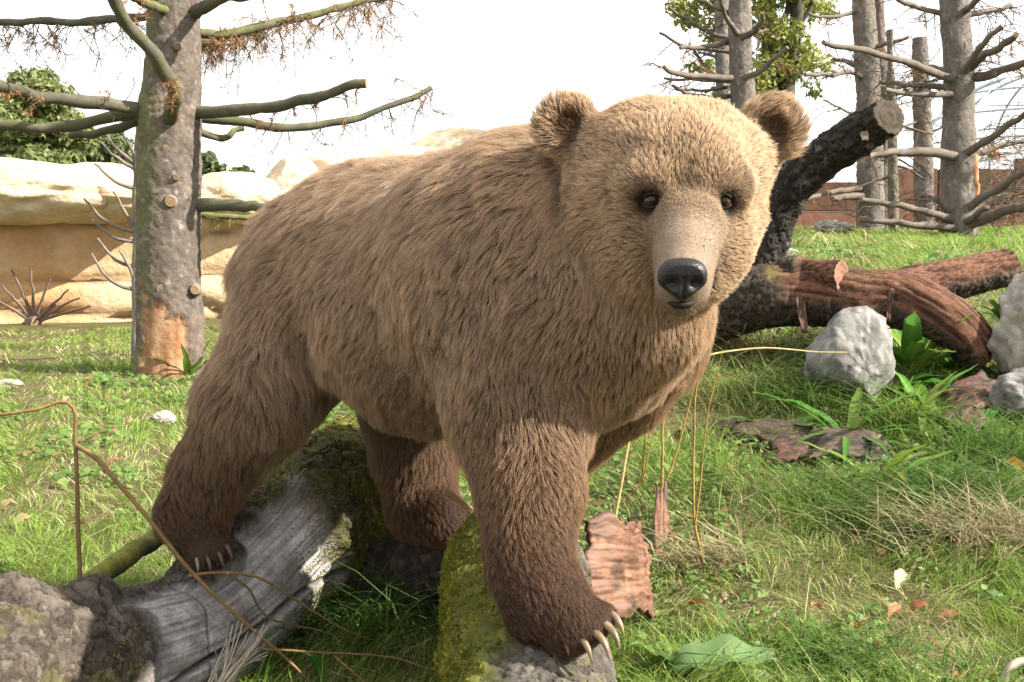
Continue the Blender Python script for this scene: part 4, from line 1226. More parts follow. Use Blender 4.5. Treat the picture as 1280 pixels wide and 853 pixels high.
rosette('pale green plant sprouting in front of the rotten bark strip', 1108, 606, 13, .23, .045, LGR, 46, (.4, 1.0), .9)
rosette('leafy sprig beside the tall pale rock, in front of the log fork', 1252, 395, 14, .12, .028, GRN, 47, (.5, 1.4), .8, base=P(1256, 400, 4.75))
rosette('small round-leaved herb below the whitish rock', 1240, 575, 7, .11, .05, GRN, 48, (.2, .9), .8)
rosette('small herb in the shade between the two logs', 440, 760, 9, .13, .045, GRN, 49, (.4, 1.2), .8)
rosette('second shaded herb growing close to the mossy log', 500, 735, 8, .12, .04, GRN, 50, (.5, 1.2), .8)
rosette('herb with small leaves at the foot of the scarred spruce', 236, 476, 9, .30, .06, (.14, .22, .03), 51, (.7, 1.4), .5)
rosette('single low green plant near the bleached stick', 1175, 690, 7, .15, .025, (.15, .22, .06), 52, (.2, .9), 1.0)
rosette('narrow-leaved green plant between the splintered bark and the grey stone', 1150, 525, 18, .26, .030, LGR, 53, (.4, 1.2), 1.1)
rosette('leafy green plant right below the splintered bark piece', 1215, 548, 16, .24, .035, GRN, 54, (.3, 1.1), 1.1)
rosette('drooping green plant in front of the soil clod', 1150, 620, 18, .24, .024, GRN, 55, (.3, 1.1), 1.2)
dk = thing('dock_plant', 'large pale green dock leaf arching over the grass near the claws', 'plant', hit(838, 838))
q = hit(838, 838)
link('leaf', leaf_mesh('leaf', q + np.array([0, -.05, .02]), (1, -.05, .62), .24, .082, .85, (.17, .27, .11), 5, .3, 13, .2, -.75), dk)
link('leaf', leaf_mesh('leaf', q, (-.5, -.2, .9), .13, .05, .7, (.12, .22, .06), 6, .3, 9), dk)
link('leaf', leaf_mesh('leaf', q, (-.1, -.5, .7), .14, .06, .6, (.14, .23, .07), 7, .3, 9), dk)
link('leaf', leaf_mesh('leaf', P(402, 850, 2.5), (-.1, -.2, .9), .10, .035, .6, (.06, .17, .03), 8, .3, 9), thing('single_leaf_plant', 'one glossy green leaf upright in the shade by the weathered log', 'plant', P(402, 850, 2.5)))

# --- fallen autumn leaves
m_dead = leaf_material('dead_leaf', .3, .6, .25)
def dead_leaf(px, py, L, col, label, seed, group=None, lift=.035):
    c = hit(px, py) + np.array([0, 0, lift])
    r_ = random.Random(seed)
    a = r_.random() * 6.28
    me = leaf_mesh('fallen_leaf', c, (math.cos(a), math.sin(a), .25), L, L * .6, .9 + .6 * r_.random(), col, seed, .7, 9, 1.2)
    me.materials.clear(); me.materials.append(m_dead)
    tag(link('fallen_leaf', me), label, 'leaf', group)
OR = (.42, .18, .05); BR = (.24, .105, .045); YL = (.55, .36, .13)
dead_leaf(1065, 802, .055, OR, 'curled rusty orange leaf on the open grass', 1)
dead_leaf(1248, 600, .10, (.62, .36, .10), 'large yellow-orange leaf below the small whitish rock', 2, lift=.06)
dead_leaf(1010, 624, .06, BR, 'dark red-brown leaf on the grass below the reddish bark scrap', 3)
dead_leaf(785, 608, .06, BR, 'brown leaf beside the short willow shoot', 4)
dead_leaf(1135, 735, .07, (.45, .47, .25), 'pale greenish dead leaf under the long dry grass', 5)
LG = 'brown leaves scattered on the lower right grass'
for k, (x_, y_) in enumerate(((1128, 778), (1160, 776), (1198, 788), (1095, 832), (1015, 775), (860, 770))):
    dead_leaf(x_, y_, .05, BR if k % 2 else (.34, .17, .08), 'small withered brown leaf in the grass around the orange leaf', 10 + k, LG)
LG2 = 'tan leaves scattered on the lawn at left'
for k, (x_, y_) in enumerate(((148, 548), (192, 612), (90, 668), (40, 660), (150, 585), (20, 640), (120, 640), (88, 505))):
    dead_leaf(x_, y_, .065, (.30, .22, .11) if k % 2 else (.26, .16, .08), 'withered tan leaf on the lawn around the broken stalk', 30 + k, LG2)
# dry grass tussock on the right
def tussock(label, px, py, n, L, seed, cols, spread=.12):
    c = hit(px, py); r_ = np.random.default_rng(seed)
    root = c + np.stack([r_.normal(0, spread, n), r_.normal(0, spread * .6, n), np.zeros(n)], 1)
    root[:, 2] = ground_z(root[:, 0], root[:, 1]) - .005
    a = r_.random(n) * 2 * math.pi
    ld = unit(np.stack([np.cos(a) - .1, np.sin(a) - .5, 0 * a], 1))
    k = r_.random((n, 1))
    col = np.array(cols[0]) * (1 - k) + np.array(cols[1]) * k
    v, tr, cc = blades(root, L * (.5 + .8 * r_.random(n)), .0030 + .0022 * r_.random(n), ld, .7 + .8 * r_.random(n), col * .8, col, a + 1.5)
    me = tris('grass_tussock', v, tr, m_grass, False); put_color(me, cc)
    tag(link('grass_tussock', me), label, 'grass', kind='stuff')
DRY = ((.30, .235, .13), (.44, .36, .22)); GR2 = ((.06, .14, .02), (.15, .24, .05))
tussock('long withered straw-coloured grass tussock at the right edge of the meadow', 1235, 690, 420, .24, 1, DRY, .16)
tussock('long green grass tussock mixed with straw below the clods', 1160, 660, 500, .20, 2, GR2, .2)
tussock('tall bright grass tuft beside the grey stone', 1125, 540, 130, .26, 3, ((.12, .2, .03), (.28, .32, .08)), .05)
tussock('green grass tuft under the fallen log foot', 1165, 482, 120, .16, 4, GR2, .08)
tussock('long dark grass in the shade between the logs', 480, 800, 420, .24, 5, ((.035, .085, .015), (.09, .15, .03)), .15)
tussock('dry straw tuft around the willow shoots', 880, 715, 160, .16, 6, DRY, .08)
tussock('dry grass under the fallen log near the chest', 925, 440, 260, .22, 7, ((.34, .28, .13), (.46, .40, .20)), .14)
tussock('lush green tuft left of the grey stone beside the dark clod', 1000, 505, 420, .22, 11, GR2, .13)
tussock('thick green grass around the foot of the grey stone', 1080, 530, 300, .14, 12, GR2, .14)
tussock('long green grass in front of the long rotten bark strip', 1060, 632, 420, .18, 13, GR2, .20)
tussock('green grass hanging around the small whitish rock', 1250, 575, 420, .24, 14, GR2, .14)
tussock('dark green grass between the clods at the meadow edge', 1190, 630, 420, .22, 15, ((.045, .11, .018), (.12, .2, .04)), .16)
tussock('green and straw grass behind the willow shoots', 900, 500, 420, .20, 16, ((.10, .17, .03), (.34, .32, .13)), .2)
tussock('loose green grass right of the big dock leaf', 1050, 838, 380, .13, 17, GR2, .12)
tussock('green tuft at the foot of the scarred spruce', 165, 465, 300, .26, 8, ((.10, .2, .03), (.2, .3, .05)), .3)
for P_ in (L1C[:, :3],):
    for k in range(0, len(P_) - 6, 6): LOG_KEEP_OUT.append((P_[k], P_[k + 6], .16))
for k in range(len(L2) - 1): LOG_KEEP_OUT.append((L2[k], L2[k + 1], .14))
# ------------------------------------------------------------------ the bear
# a smooth union of tapered capsules, meshed with surface nets
def seg_dist(p, a, b, ra, rb):
    ab = b - a
    l2 = max(float(ab @ ab), 1e-9)
    t = np.clip(((p - a) @ ab) / l2, 0, 1)
    return np.linalg.norm(p - (a + t[:, None] * ab), axis=1) - (ra + (rb - ra) * t)

HEAD_C = P(835, 240, 2.02)
NOSE_C = P(854, 345, 1.745)
DOWN = np.array([0, 0, -1.0])
AXB = unit(P(430, 350, 2.85) - P(660, 350, 2.3)); AXB[2] = 0; AXB = unit(AXB)   # shoulder -> rump
SIDE = unit(np.cross(AXB, np.array([0, 0, 1.0])))

# colours of the fur: (root, tip)
C_BODY = ((0.066, 0.040, 0.025), (0.560, 0.400, 0.268))
C_BACK_LIT = ((0.115, 0.072, 0.042), (0.760, 0.565, 0.390))  # tan fur with the sunlight on the back put into the tips
C_NECK = ((0.080, 0.048, 0.028), (0.570, 0.400, 0.255))
C_HEAD = ((0.105, 0.063, 0.035), (0.750, 0.545, 0.355))
C_EARIN = ((0.035, 0.018, 0.009), (0.200, 0.115, 0.055))
C_MUZ0 = ((0.140, 0.084, 0.045), (0.620, 0.435, 0.262))
C_MUZ = ((0.150, 0.106, 0.070), (0.350, 0.262, 0.180))
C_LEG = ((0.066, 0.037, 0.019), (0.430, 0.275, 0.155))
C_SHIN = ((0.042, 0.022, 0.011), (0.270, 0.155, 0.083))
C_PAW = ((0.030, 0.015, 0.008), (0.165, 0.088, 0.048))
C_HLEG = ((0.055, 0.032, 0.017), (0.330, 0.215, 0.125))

BP = []     # primitives: a, b, ra, rb, k, flow, length, colours, lift
def prim(a, b, ra, rb, k, flow, length, cols, lift=0.35):
    BP.append(dict(a=P(*a), b=P(*b), ra=ra, rb=rb, k=k, flow=flow, len=length, col=cols, lift=lift))

BACKF = AXB * 0.50 + DOWN * 0.95
# torso
prim((412, 348, 2.86), (470, 352, 2.76), .222, .248, .02, AXB * .35 + DOWN * .9, .050, C_BODY)
prim((470, 352, 2.76), (548, 378, 2.60), .250, .280, .05, BACKF, .050, C_BODY)
prim((548, 378, 2.60), (638, 350, 2.38), .280, .272, .05, BACKF, .046, C_BODY)
prim((450, 290, 2.78), (560, 290, 2.58), .150, .170, .05, AXB + DOWN * .25, .05, C_BACK_LIT)
prim((655, 255, 2.36), (690, 265, 2.26), .125, .130, .08, AXB + DOWN * .5, .05, C_BACK_LIT)
prim((640, 350, 2.38), (715, 395, 2.24), .262, .218, .06, BACKF, .040, C_BODY)
prim((690, 305, 2.28), (768, 292, 2.17), .205, .140, .06, AXB * .6 + DOWN * .8, .048, C_NECK)
prim((720, 390, 2.20), (800, 385, 2.08), .178, .123, .08, DOWN + AXB * .2, .036, C_NECK)
# right foreleg (planted on the mossy log)
prim((632, 375, 2.27), (650, 505, 2.18), .182, .136, .05, DOWN + AXB * .35, .036, C_BODY)
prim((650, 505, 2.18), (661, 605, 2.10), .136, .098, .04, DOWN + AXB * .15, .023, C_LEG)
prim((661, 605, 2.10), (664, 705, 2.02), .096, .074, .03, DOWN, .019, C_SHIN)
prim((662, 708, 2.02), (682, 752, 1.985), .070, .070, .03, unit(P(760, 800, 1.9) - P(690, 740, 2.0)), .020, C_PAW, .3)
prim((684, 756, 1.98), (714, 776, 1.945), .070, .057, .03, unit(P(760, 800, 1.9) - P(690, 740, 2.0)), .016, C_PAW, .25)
TOES_F = [(694, 793, 1.925), (717, 798, 1.908), (736, 793, 1.900), (749, 783, 1.908), (756, 770, 1.925)]
for tx, ty, td in TOES_F:
    prim((700 + (tx - 700) * .4, 768, 1.955), (tx, ty, td), .032, .022, .014, unit(P(tx, ty, td) - P(695, 745, 1.98)), .011, C_PAW, .25)
# left foreleg, behind it
prim((808, 418, 2.32), (776, 490, 2.44), .122, .086, .025, DOWN + AXB * .3, .036, C_LEG)
prim((776, 490, 2.44), (668, 590, 2.54), .082, .066, .03, DOWN + AXB * .5, .028, C_LEG)
prim((668, 590, 2.52), (668, 650, 2.44), .064, .066, .03, DOWN + AXB * .2, .018, C_PAW)
# right hind leg
prim((392, 392, 2.78), (325, 497, 2.70), .190, .122, .05, DOWN + AXB * .30, .055, C_BODY)
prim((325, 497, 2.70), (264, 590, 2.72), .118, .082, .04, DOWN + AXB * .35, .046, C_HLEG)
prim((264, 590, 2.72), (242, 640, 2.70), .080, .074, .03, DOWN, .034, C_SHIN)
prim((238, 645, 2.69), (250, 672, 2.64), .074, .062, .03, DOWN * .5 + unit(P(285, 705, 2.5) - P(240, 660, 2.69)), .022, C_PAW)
TOES_H = [(246, 696, 2.585), (258, 697, 2.57), (270, 692, 2.575), (278, 683, 2.59)]
for tx, ty, td in TOES_H:
    prim((250, 676, 2.63), (tx, ty, td), .036, .022, .014, unit(P(tx, ty + 10, td) - P(245, 655, 2.67)), .014, C_PAW, .25)
# left hind leg, in the shade behind
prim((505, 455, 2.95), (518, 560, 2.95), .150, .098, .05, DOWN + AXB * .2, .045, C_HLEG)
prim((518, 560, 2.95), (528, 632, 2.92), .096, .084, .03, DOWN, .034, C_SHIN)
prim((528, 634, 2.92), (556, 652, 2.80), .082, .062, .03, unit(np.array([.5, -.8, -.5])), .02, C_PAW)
NBODY = len(BP)
# head: flow is worked out radially from the nose
HF = 'head'
prim((833, 230, 2.03), (835, 232, 2.02), .140, .140, .05, HF, .024, C_HEAD, .45)
prim((800, 265, 2.03), (806, 270, 2.02), .094, .092, .05, HF, .033, C_HEAD, .45)
prim((881, 270, 2.03), (877, 274, 2.02), .092, .090, .05, HF, .033, C_HEAD, .45)
prim((777, 205, 2.07), (798, 188, 2.06), .079, .079, .05, HF, .028, C_HEAD, .45)
prim((902, 208, 2.07), (878, 188, 2.06), .080, .080, .05, HF, .028, C_HEAD, .45)
prim((858, 222, 1.945), (860, 228, 1.94), .085, .085, .05, HF, .020, C_HEAD, .45)
prim((804, 230, 1.892), (818, 233, 1.878), .034, .030, .035, HF, .016, C_HEAD, .5)
prim((916, 231, 1.892), (902, 234, 1.878), .034, .030, .035, HF, .016, C_HEAD, .5)
prim((808, 322, 1.98), (822, 330, 1.95), .060, .054, .06, HF, .026, C_HEAD, .45)
prim((878, 326, 1.98), (870, 332, 1.95), .052, .048, .06, HF, .022, C_HEAD, .45)
prim((861, 252, 1.905), (860, 286, 1.855), .041, .052, .03, HF, .015, C_MUZ0, .4)
prim((860, 286, 1.855), (857, 318, 1.80), .052, .048, .03, HF, .006, C_MUZ, .3)
prim((857, 318, 1.80), (854, 346, 1.752), .048, .041, .02, HF, .004, C_MUZ, .3)
prim((853, 335, 1.86), (850, 376, 1.772), .048, .027, .02, HF, .007, C_MUZ, .3)
# cheekbones carry the muzzle out into the cheeks
prim((840, 292, 1.925), (812, 304, 1.965), .044, .060, .05, HF, .016, C_HEAD, .4)
prim((878, 292, 1.925), (892, 304, 1.965), .042, .054, .05, HF, .016, C_HEAD, .4)
# cheeks of the upper lip
prim((840, 352, 1.775), (838, 366, 1.775), .026, .024, .015, HF, .005, C_MUZ, .3)
prim((869, 352, 1.775), (869, 366, 1.775), .026, .024, .015, HF, .005, C_MUZ, .3)
EARS = []
for ex, ey, out in ((707, 156, -1), (966, 160, 1)):
    c = P(ex, ey, 2.07)
    root = P(ex - out * 40, ey + 40, 2.12)
    up = unit(np.array([out * .55, 0.0, .85]))
    face = unit(np.array([out * -.12, -1.0, .05])); face = unit(face - up * (face @ up))
    wid = np.cross(up, face)
    EARS.append(dict(c=c, root=root, up=up, face=face, wid=wid, col=C_HEAD, len=.026))

def ear_dist(p, e):
    q = p - e['c']
    x, y, z = q @ e['wid'], q @ e['up'], q @ e['face']
    s = np.sqrt((x / .057) ** 2 + (y / .054) ** 2 + (z / .022) ** 2)
    d = (s - 1) * .024
    hollow = np.linalg.norm(q - e['face'] * .044 + e['up'] * .008, axis=1) - .045
    d = np.maximum(d, -hollow)
    st = seg_dist(p, e['root'], e['c'] - e['face'] * .026, .058, .034)
    h = np.clip(.5 + .5 * (d - st) / .012, 0, 1)
    return d * (1 - h) + st * h - .012 * h * (1 - h)

EYES = [P(814, 251, 1.872), P(904, 252, 1.872)]

def smin(a, b, k):
    h = np.maximum(k - np.abs(a - b), 0) / k
    return np.minimum(a, b) - h * h * k * .25

def bear_field(p):
    d = None
    for i, q in enumerate(BP):
        s = seg_dist(p, q['a'], q['b'], q['ra'], q['rb'])
        d = s if d is None else smin(d, s, q['k'])
    for e in EARS:
        d = smin(d, ear_dist(p, e), .03)
    for e in EYES:
        s = np.linalg.norm(p - e - np.array([0, -.006, 0]), axis=1) - .0135
        d = -smin(-d, s, .012)
    return d

def surface_net(lo, hi, h, field):
    ns = np.ceil((hi - lo) / h).astype(int) + 1
    ax = [lo[i] + np.arange(ns[i]) * h for i in range(3)]
    # coarse pass: only evaluate finely near the surface
    cs = 4
    cx = [a[::cs] for a in ax]
    g = np.stack(np.meshgrid(*cx, indexing='ij'), -1).reshape(-1, 3)
    near = np.abs(field(g)).reshape([len(c) for c in cx]) < h * cs * 2.2
    fine = near.repeat(cs, 0).repeat(cs, 1).repeat(cs, 2)[:ns[0], :ns[1], :ns[2]]
    # blocks touching a near block as well
    f = np.ones(ns) * 9.0
    sgn = (field(g).reshape([len(c) for c in cx])).repeat(cs, 0).repeat(cs, 1).repeat(cs, 2)[:ns[0], :ns[1], :ns[2]]
    f = np.where(fine, f, np.sign(sgn) * 9.0)
    idx = np.argwhere(fine)
    pts = lo + idx * h
    f[fine] = field(pts)
    ins = f < 0
    c = np.zeros(np.array(ns) - 1, dtype=np.int32)
    acc = np.zeros((*c.shape, 3)); cnt = np.zeros(c.shape)
    for axis in range(3):
        o = [a for a in range(3) if a != axis]
        for u in (0, 1):
            for v in (0, 1):
                s0 = [slice(None)] * 3; s1 = [slice(None)] * 3
                s0[axis] = slice(0, -1); s1[axis] = slice(1, None)
                for a, w in ((o[0], u), (o[1], v)):
                    sl = slice(0, -1) if w == 0 else slice(1, None)
                    s0[a] = sl; s1[a] = sl
                f0, f1 = f[tuple(s0)], f[tuple(s1)]
                m = (f0 < 0) != (f1 < 0)
                t = np.where(m, f0 / np.where(np.abs(f0 - f1) < 1e-12, 1, f0 - f1), 0)
                cnt += m
                acc[..., axis] += np.where(m, t, 0)
                acc[..., o[0]] += m * u
                acc[..., o[1]] += m * v
    act = cnt > 0
    vid = -np.ones(c.shape, dtype=np.int64)
    vid[act] = np.arange(act.sum())
    ii = np.argwhere(act)
    verts = lo + (ii + acc[act] / cnt[act][:, None]) * h
    qs = []
    for axis in range(3):
        o = [(axis + 1) % 3, (axis + 2) % 3]
        s0 = [slice(1, -1)] * 3; s1 = [slice(1, -1)] * 3
        s0[axis] = slice(0, -1); s1[axis] = slice(1, None)
        a0, a1 = ins[tuple(s0)], ins[tuple(s1)]
        e = np.argwhere(a0 != a1)
        base = e.copy()
        base[:, o[0]] += 1; base[:, o[1]] += 1
        def cell(du, dv):
            k = base.copy(); k[:, o[0]] -= du; k[:, o[1]] -= dv
            return vid[k[:, 0], k[:, 1], k[:, 2]]
        q = np.stack([cell(1, 1), cell(0, 1), cell(0, 0), cell(1, 0)], 1)
        flip = a0[tuple(e.T)] == False
        q[flip] = q[flip][:, ::-1]
        qs.append(q)
    q = np.concatenate(qs)
    q = q[(q >= 0).all(1)]
    return verts, q

lo = np.min([np.minimum(q['a'] - q['ra'], q['b'] - q['rb']) for q in BP], axis=0) - .06
hi = np.max([np.maximum(q['a'] + q['ra'], q['b'] + q['rb']) for q in BP], axis=0) + .06
hi[2] += .04; lo[0] -= .02; hi[0] += .04
bv, bq = surface_net(lo, hi, .0095, bear_field)

def vert_normals(v, q):
    n = np.cross(v[q[:, 2]] - v[q[:, 0]], v[q[:, 3]] - v[q[:, 1]])
    out = np.zeros_like(v)
    for k in range(4):
        np.add.at(out, q[:, k], n)
    return unit(out)
bn = vert_normals(bv, bq)

def zone(p):
    """blended fur settings at surface points"""
    N = len(p)
    W = np.zeros(N) + 1e-12
    flow = np.zeros((N, 3)); ln = np.zeros(N); root = np.zeros((N, 3)); tip = np.zeros((N, 3)); lift = np.zeros(N)
    hflow = unit(p - (NOSE_C + np.array([0, -.05, -.02])))
    hflow = unit(hflow + np.array([0, 0, -.25]) * sstep(.02, .12, np.abs((p - HEAD_C)[:, 0]))[:, None])
    for q in BP:
        d = seg_dist(p, q['a'], q['b'], q['ra'], q['rb'])
        w = np.exp(-np.clip(d, -.02, 9) / (.013 if isinstance(q['flow'], str) else .024))
        fl = hflow if isinstance(q['flow'], str) else unit(q['flow'])[None]
        flow += w[:, None] * fl; ln += w * q['len']; lift += w * q['lift']
        root += w[:, None] * np.array(q['col'][0]); tip += w[:, None] * np.array(q['col'][1]); W += w
    for e in EARS:
        d = ear_dist(p, e)
        w = 1.5 * np.exp(-np.clip(d, -.02, 9) / .010)
        fl = unit(e['up'] * .75 + unit(p - e['c'] + e['up'] * .03) * .75 - e['face'] * .25)
        flow += w[:, None] * fl; ln += w * e['len']; lift += w * .4
        rel = p - e['c']
        inn = (sstep(-.006, .003, rel @ e['face']) * (1 - sstep(.022, .046, np.linalg.norm(rel + e['up'] * .016, axis=1))))[:, None]
        ln += w * (-.010) * inn[:, 0]
        root += w[:, None] * (np.array(e['col'][0]) * (1 - inn) + np.array(C_EARIN[0]) * inn)
        tip += w[:, None] * (np.array(e['col'][1]) * (1 - inn) + np.array(C_EARIN[1]) * inn); W += w
    return unit(flow), ln / W, root / W[:, None], tip / W[:, None], lift / W

# skin under the fur
_, _, sk_root, sk_tip, _ = zone(bv)
skin_col = sk_root * .9  # undercoat kept dark: depth shade of the fur gaps put into the colour
eye_d = np.min([np.linalg.norm(bv - e, axis=1) for e in EYES], axis=0)
skin_col = np.where((eye_d < .030)[:, None], np.array([.022, .014, .010]), skin_col)
nose_d = np.linalg.norm(bv - NOSE_C, axis=1)
muzzle = (seg_dist(bv, P(861, 275, 1.88), P(854, 346, 1.752), .062, .05) < 0)
skin_col = np.where((muzzle & (eye_d > .03))[:, None], np.array([.20, .145, .10]), skin_col)
m = NT('bear_skin'); m_skin = m.done(m.attr('col'), .8)
body_me = quads('bear_body', bv, bq, m_skin)
put_color(body_me, skin_col)

BASE = P(520, 700, 2.5); BASE[2] = .30
bear = thing('brown_bear', 'brown bear with shaggy fur standing on two mossy logs, looking ahead', 'bear', BASE)
body = link('body', body_me, bear)

# --- fur
def make_fur():
    NH = FUR_N
    v0, v1, v2, v3 = (bv[bq[:, k]] for k in range(4))
    area = .5 * np.linalg.norm(np.cross(v2 - v0, v3 - v1), axis=1)
    cen = (v0 + v1 + v2 + v3) / 4
    hd = np.linalg.norm(cen - HEAD_C, axis=1)
    dens = 1 + 1.6 * (1 - sstep(.18, .30, hd))
    facing = np.einsum('ij,ij->i', unit(np.cross(v2 - v0, v3 - v1)), unit(CAM - cen))
    pr = area * dens
    f = rng.choice(len(bq), NH, p=pr / pr.sum())
    u, w = rng.random(NH)[:, None], rng.random(NH)[:, None]
    q = bq[f]
    bil = lambda a: a[q[:, 0]] * (1 - u) * (1 - w) + a[q[:, 1]] * u * (1 - w) + a[q[:, 2]] * u * w + a[q[:, 3]] * (1 - u) * w
    root = bil(bv); nrm = unit(bil(bn))
    # keep the nose leather and the eyes free
    ed = np.min([np.linalg.norm(root - e, axis=1) for e in EYES], axis=0)
    keep = (ed > .0155) & (np.linalg.norm((root - NOSE_PAD) / np.array([.036, .030, .026]), axis=1) > 1.0)
    root, nrm, ed = root[keep], nrm[keep], ed[keep]
    N = len(root)
    flow, ln, cr, ct, lift = zone(root)
    # wandering of the lie of the coat
    nz = np.stack([fbm(root * 9 + 11 * k, 30 + k, 3) for k in range(3)], 1)
    nz2 = np.stack([vnoise(root * 34 + 5 * k, 60 + k) for k in range(3)], 1)
    flow = unit(flow + nz * .75 + nz2 * .30)
    tang = unit(flow - nrm * np.einsum('ij,ij->i', flow, nrm)[:, None])
    ln = ln * (0.75 + .5 * rng.random(N)) * (1 + .55 * fbm(root * 14, 90, 2))
    short = sstep(.016, .050, ed)
    mz = seg_dist(root, P(859, 296, 1.845), P(853, 352, 1.755), .056, .045)
    ln = np.minimum(ln, .0065 + .30 * np.maximum(mz, 0) + .5 * (np.linalg.norm(root - HEAD_C, axis=1) > .34))
    ln = np.where(ed < .05, .004 + (ln - .004) * short, ln)
    lf = lift * (0.8 + .5 * rng.random(N))
    tip = root + ln[:, None] * (tang * (1 - .35 * lf[:, None]) + nrm * lf[:, None]) + np.array([0, 0, -.10]) * ln[:, None]
    # clumps: hairs lean to the tip of their clump's seed hair
    NC = FUR_CLUMPS
    seeds = rng.choice(N, NC, replace=False)
    kd = KDTree(NC)
    for k, s in enumerate(seeds):
        kd.insert(root[s], k)
    kd.balance()
    own = np.fromiter((kd.find(r)[1] for r in root), dtype=np.int64, count=N)
    cs = seeds[own]
    pull = np.clip(.18 + .62 * rng.random(N), 0, .78)
    body_f = sstep(.008, .02, ln)
    target = tip[cs] + rng.normal(0, .0024, (N, 3))
    ok = np.linalg.norm(root - root[cs], axis=1) < .035
    pull = pull * ok * body_f
    tip2 = tip + (target - tip) * pull[:, None]
    seg = tip2 - root
    L = np.linalg.norm(seg, axis=1, keepdims=True)
    tip2 = root + seg * np.minimum(1, (ln[:, None] * 1.25) / np.maximum(L, 1e-6))
    K = 5
    t = np.linspace(0, 1, K)[None, :, None]
    r = root[:, None] - nrm[:, None] * .002
    mid = root + nrm * (ln * lf * .85)[:, None] + tang * (ln * .25)[:, None]
    pts = r * (1 - t) ** 2 + mid[:, None] * 2 * t * (1 - t) + tip2[:, None] * t ** 2
    pts[:, 1:] += rng.normal(0, 1, (N, K - 1, 3)) * (ln * .018)[:, None, None]
    # colours
    g = np.clip(rng.normal(1, .16, (N, 1)), .5, 1.5) * (1 + .18 * fbm(root * 5, 120, 2))[:, None]
    gc = (.86 + .28 * rng.random(NC))[own][:, None]
    g = g * gc
    eyedark = (1 - sstep(.016, .040, ed + .004 * fbm(root * 90, 141, 2)))[:, None]
    cr = cr * (1 - eyedark) + np.array([.012, .008, .006]) * eyedark
    ct = ct * (1 - eyedark) + np.array([.030, .018, .012]) * eyedark
    # dark furrow of parted fur between the brows
    fr = seg_dist(root, P(860, 190, 1.88), P(862, 238, 1.85), .006, .009) + .012 * fbm(root * 70, 131, 2)
    fd = (1 - sstep(-.010, .018, fr))[:, None]
    ct = ct * (1 - .6 * fd); cr = cr * (1 - .5 * fd)
    # grey-brown bridge of the muzzle
    br = seg_dist(root, P(861, 285, 1.82), P(856, 325, 1.765), .022, .02)
    bd = (1 - sstep(-.006, .012, br))[:, None]
    ct = ct * (1 - .42 * bd) + np.array([.16, .13, .11]) * .42 * bd
    cr = cr * (1 - .42 * bd) + np.array([.10, .08, .07]) * .42 * bd
    tt = np.array([0, .22, .5, .8, 1.0])
    col = cr[:, None] * (1 - tt[None, :, None]) + ct[:, None] * tt[None, :, None]
    col = np.clip(col * g[:, None], .004, .9)
    rad = np.array([1.0, .95, .8, .5, .12])[None] * (FUR_R * (.75 + .5 * rng.random(N)))[:, None]
    rad = rad * (.55 + .45 * sstep(.004, .03, ln))[:, None]
    hc = bpy.data.hair_curves.new('bear_fur')
    hc.add_curves([K] * N)
    hc.attributes['position'].data.foreach_set('vector', pts.astype(np.float32).ravel())
    ra = hc.attributes.get('radius') or hc.attributes.new('radius', 'FLOAT', 'POINT')
    ra.data.foreach_set('value', rad.astype(np.float32).ravel())
    ca = hc.attributes.new('hcol', 'FLOAT_COLOR', 'POINT')
    c4 = np.ones((N * K, 4), dtype=np.float32); c4[:, :3] = col.reshape(-1, 3)
    ca.data.foreach_set('color', c4.ravel())
    return hc

NOSE_PAD = P(853, 346, 1.722)
m = NT('bear_fur')
fc = m.attr('hcol')
m.done(fc, .5, None, .35)
tr = m.n('BsdfTranslucent'); m.l(fc, tr.inputs[0])
mx = m.n('MixShader'); mx.inputs[0].default_value = .38
m.l(m.b.outputs[0], mx.inputs[1]); m.l(tr.outputs[0], mx.inputs[2])
m.l(mx.outputs[0], m.out.inputs['Surface'])
m_fur = m.m
FUR_N, FUR_CLUMPS, FUR_R = 500000, 36000, .00042
hc = make_fur()
hc.materials.append(m_fur)
fur = tag(link('fur', hc, bear), kind='stuff')

# --- nose leather, eyes, lips, claws
def blob(name, centre, axes, radii, mat, parent, n=24, shape=None):
    """ellipsoid grid with an optional shaping function in local coordinates"""
    th = np.linspace(0, math.pi, n); ph = np.linspace(0, 2 * math.pi, 2 * n, endpoint=False)
    T, F = np.meshgrid(th, ph, indexing='ij')
    loc = np.stack([np.sin(T) * np.cos(F), np.sin(T) * np.sin(F), np.cos(T)], -1).reshape(-1, 3)
    loc = loc * np.array(radii)
    if shape is not None: loc = shape(loc)
    A = np.stack(axes)           # rows: local x, y, z in world
    v = loc @ A + np.asarray(centre)
    i, j = np.meshgrid(np.arange(n - 1), np.arange(2 * n), indexing='ij')
    a = i * 2 * n + j; b = i * 2 * n + (j + 1) % (2 * n)
    q = np.stack([a, a + 2 * n, b + 2 * n, b], -1).reshape(-1, 4)
    return link(name, quads(name, v, q, mat), parent)

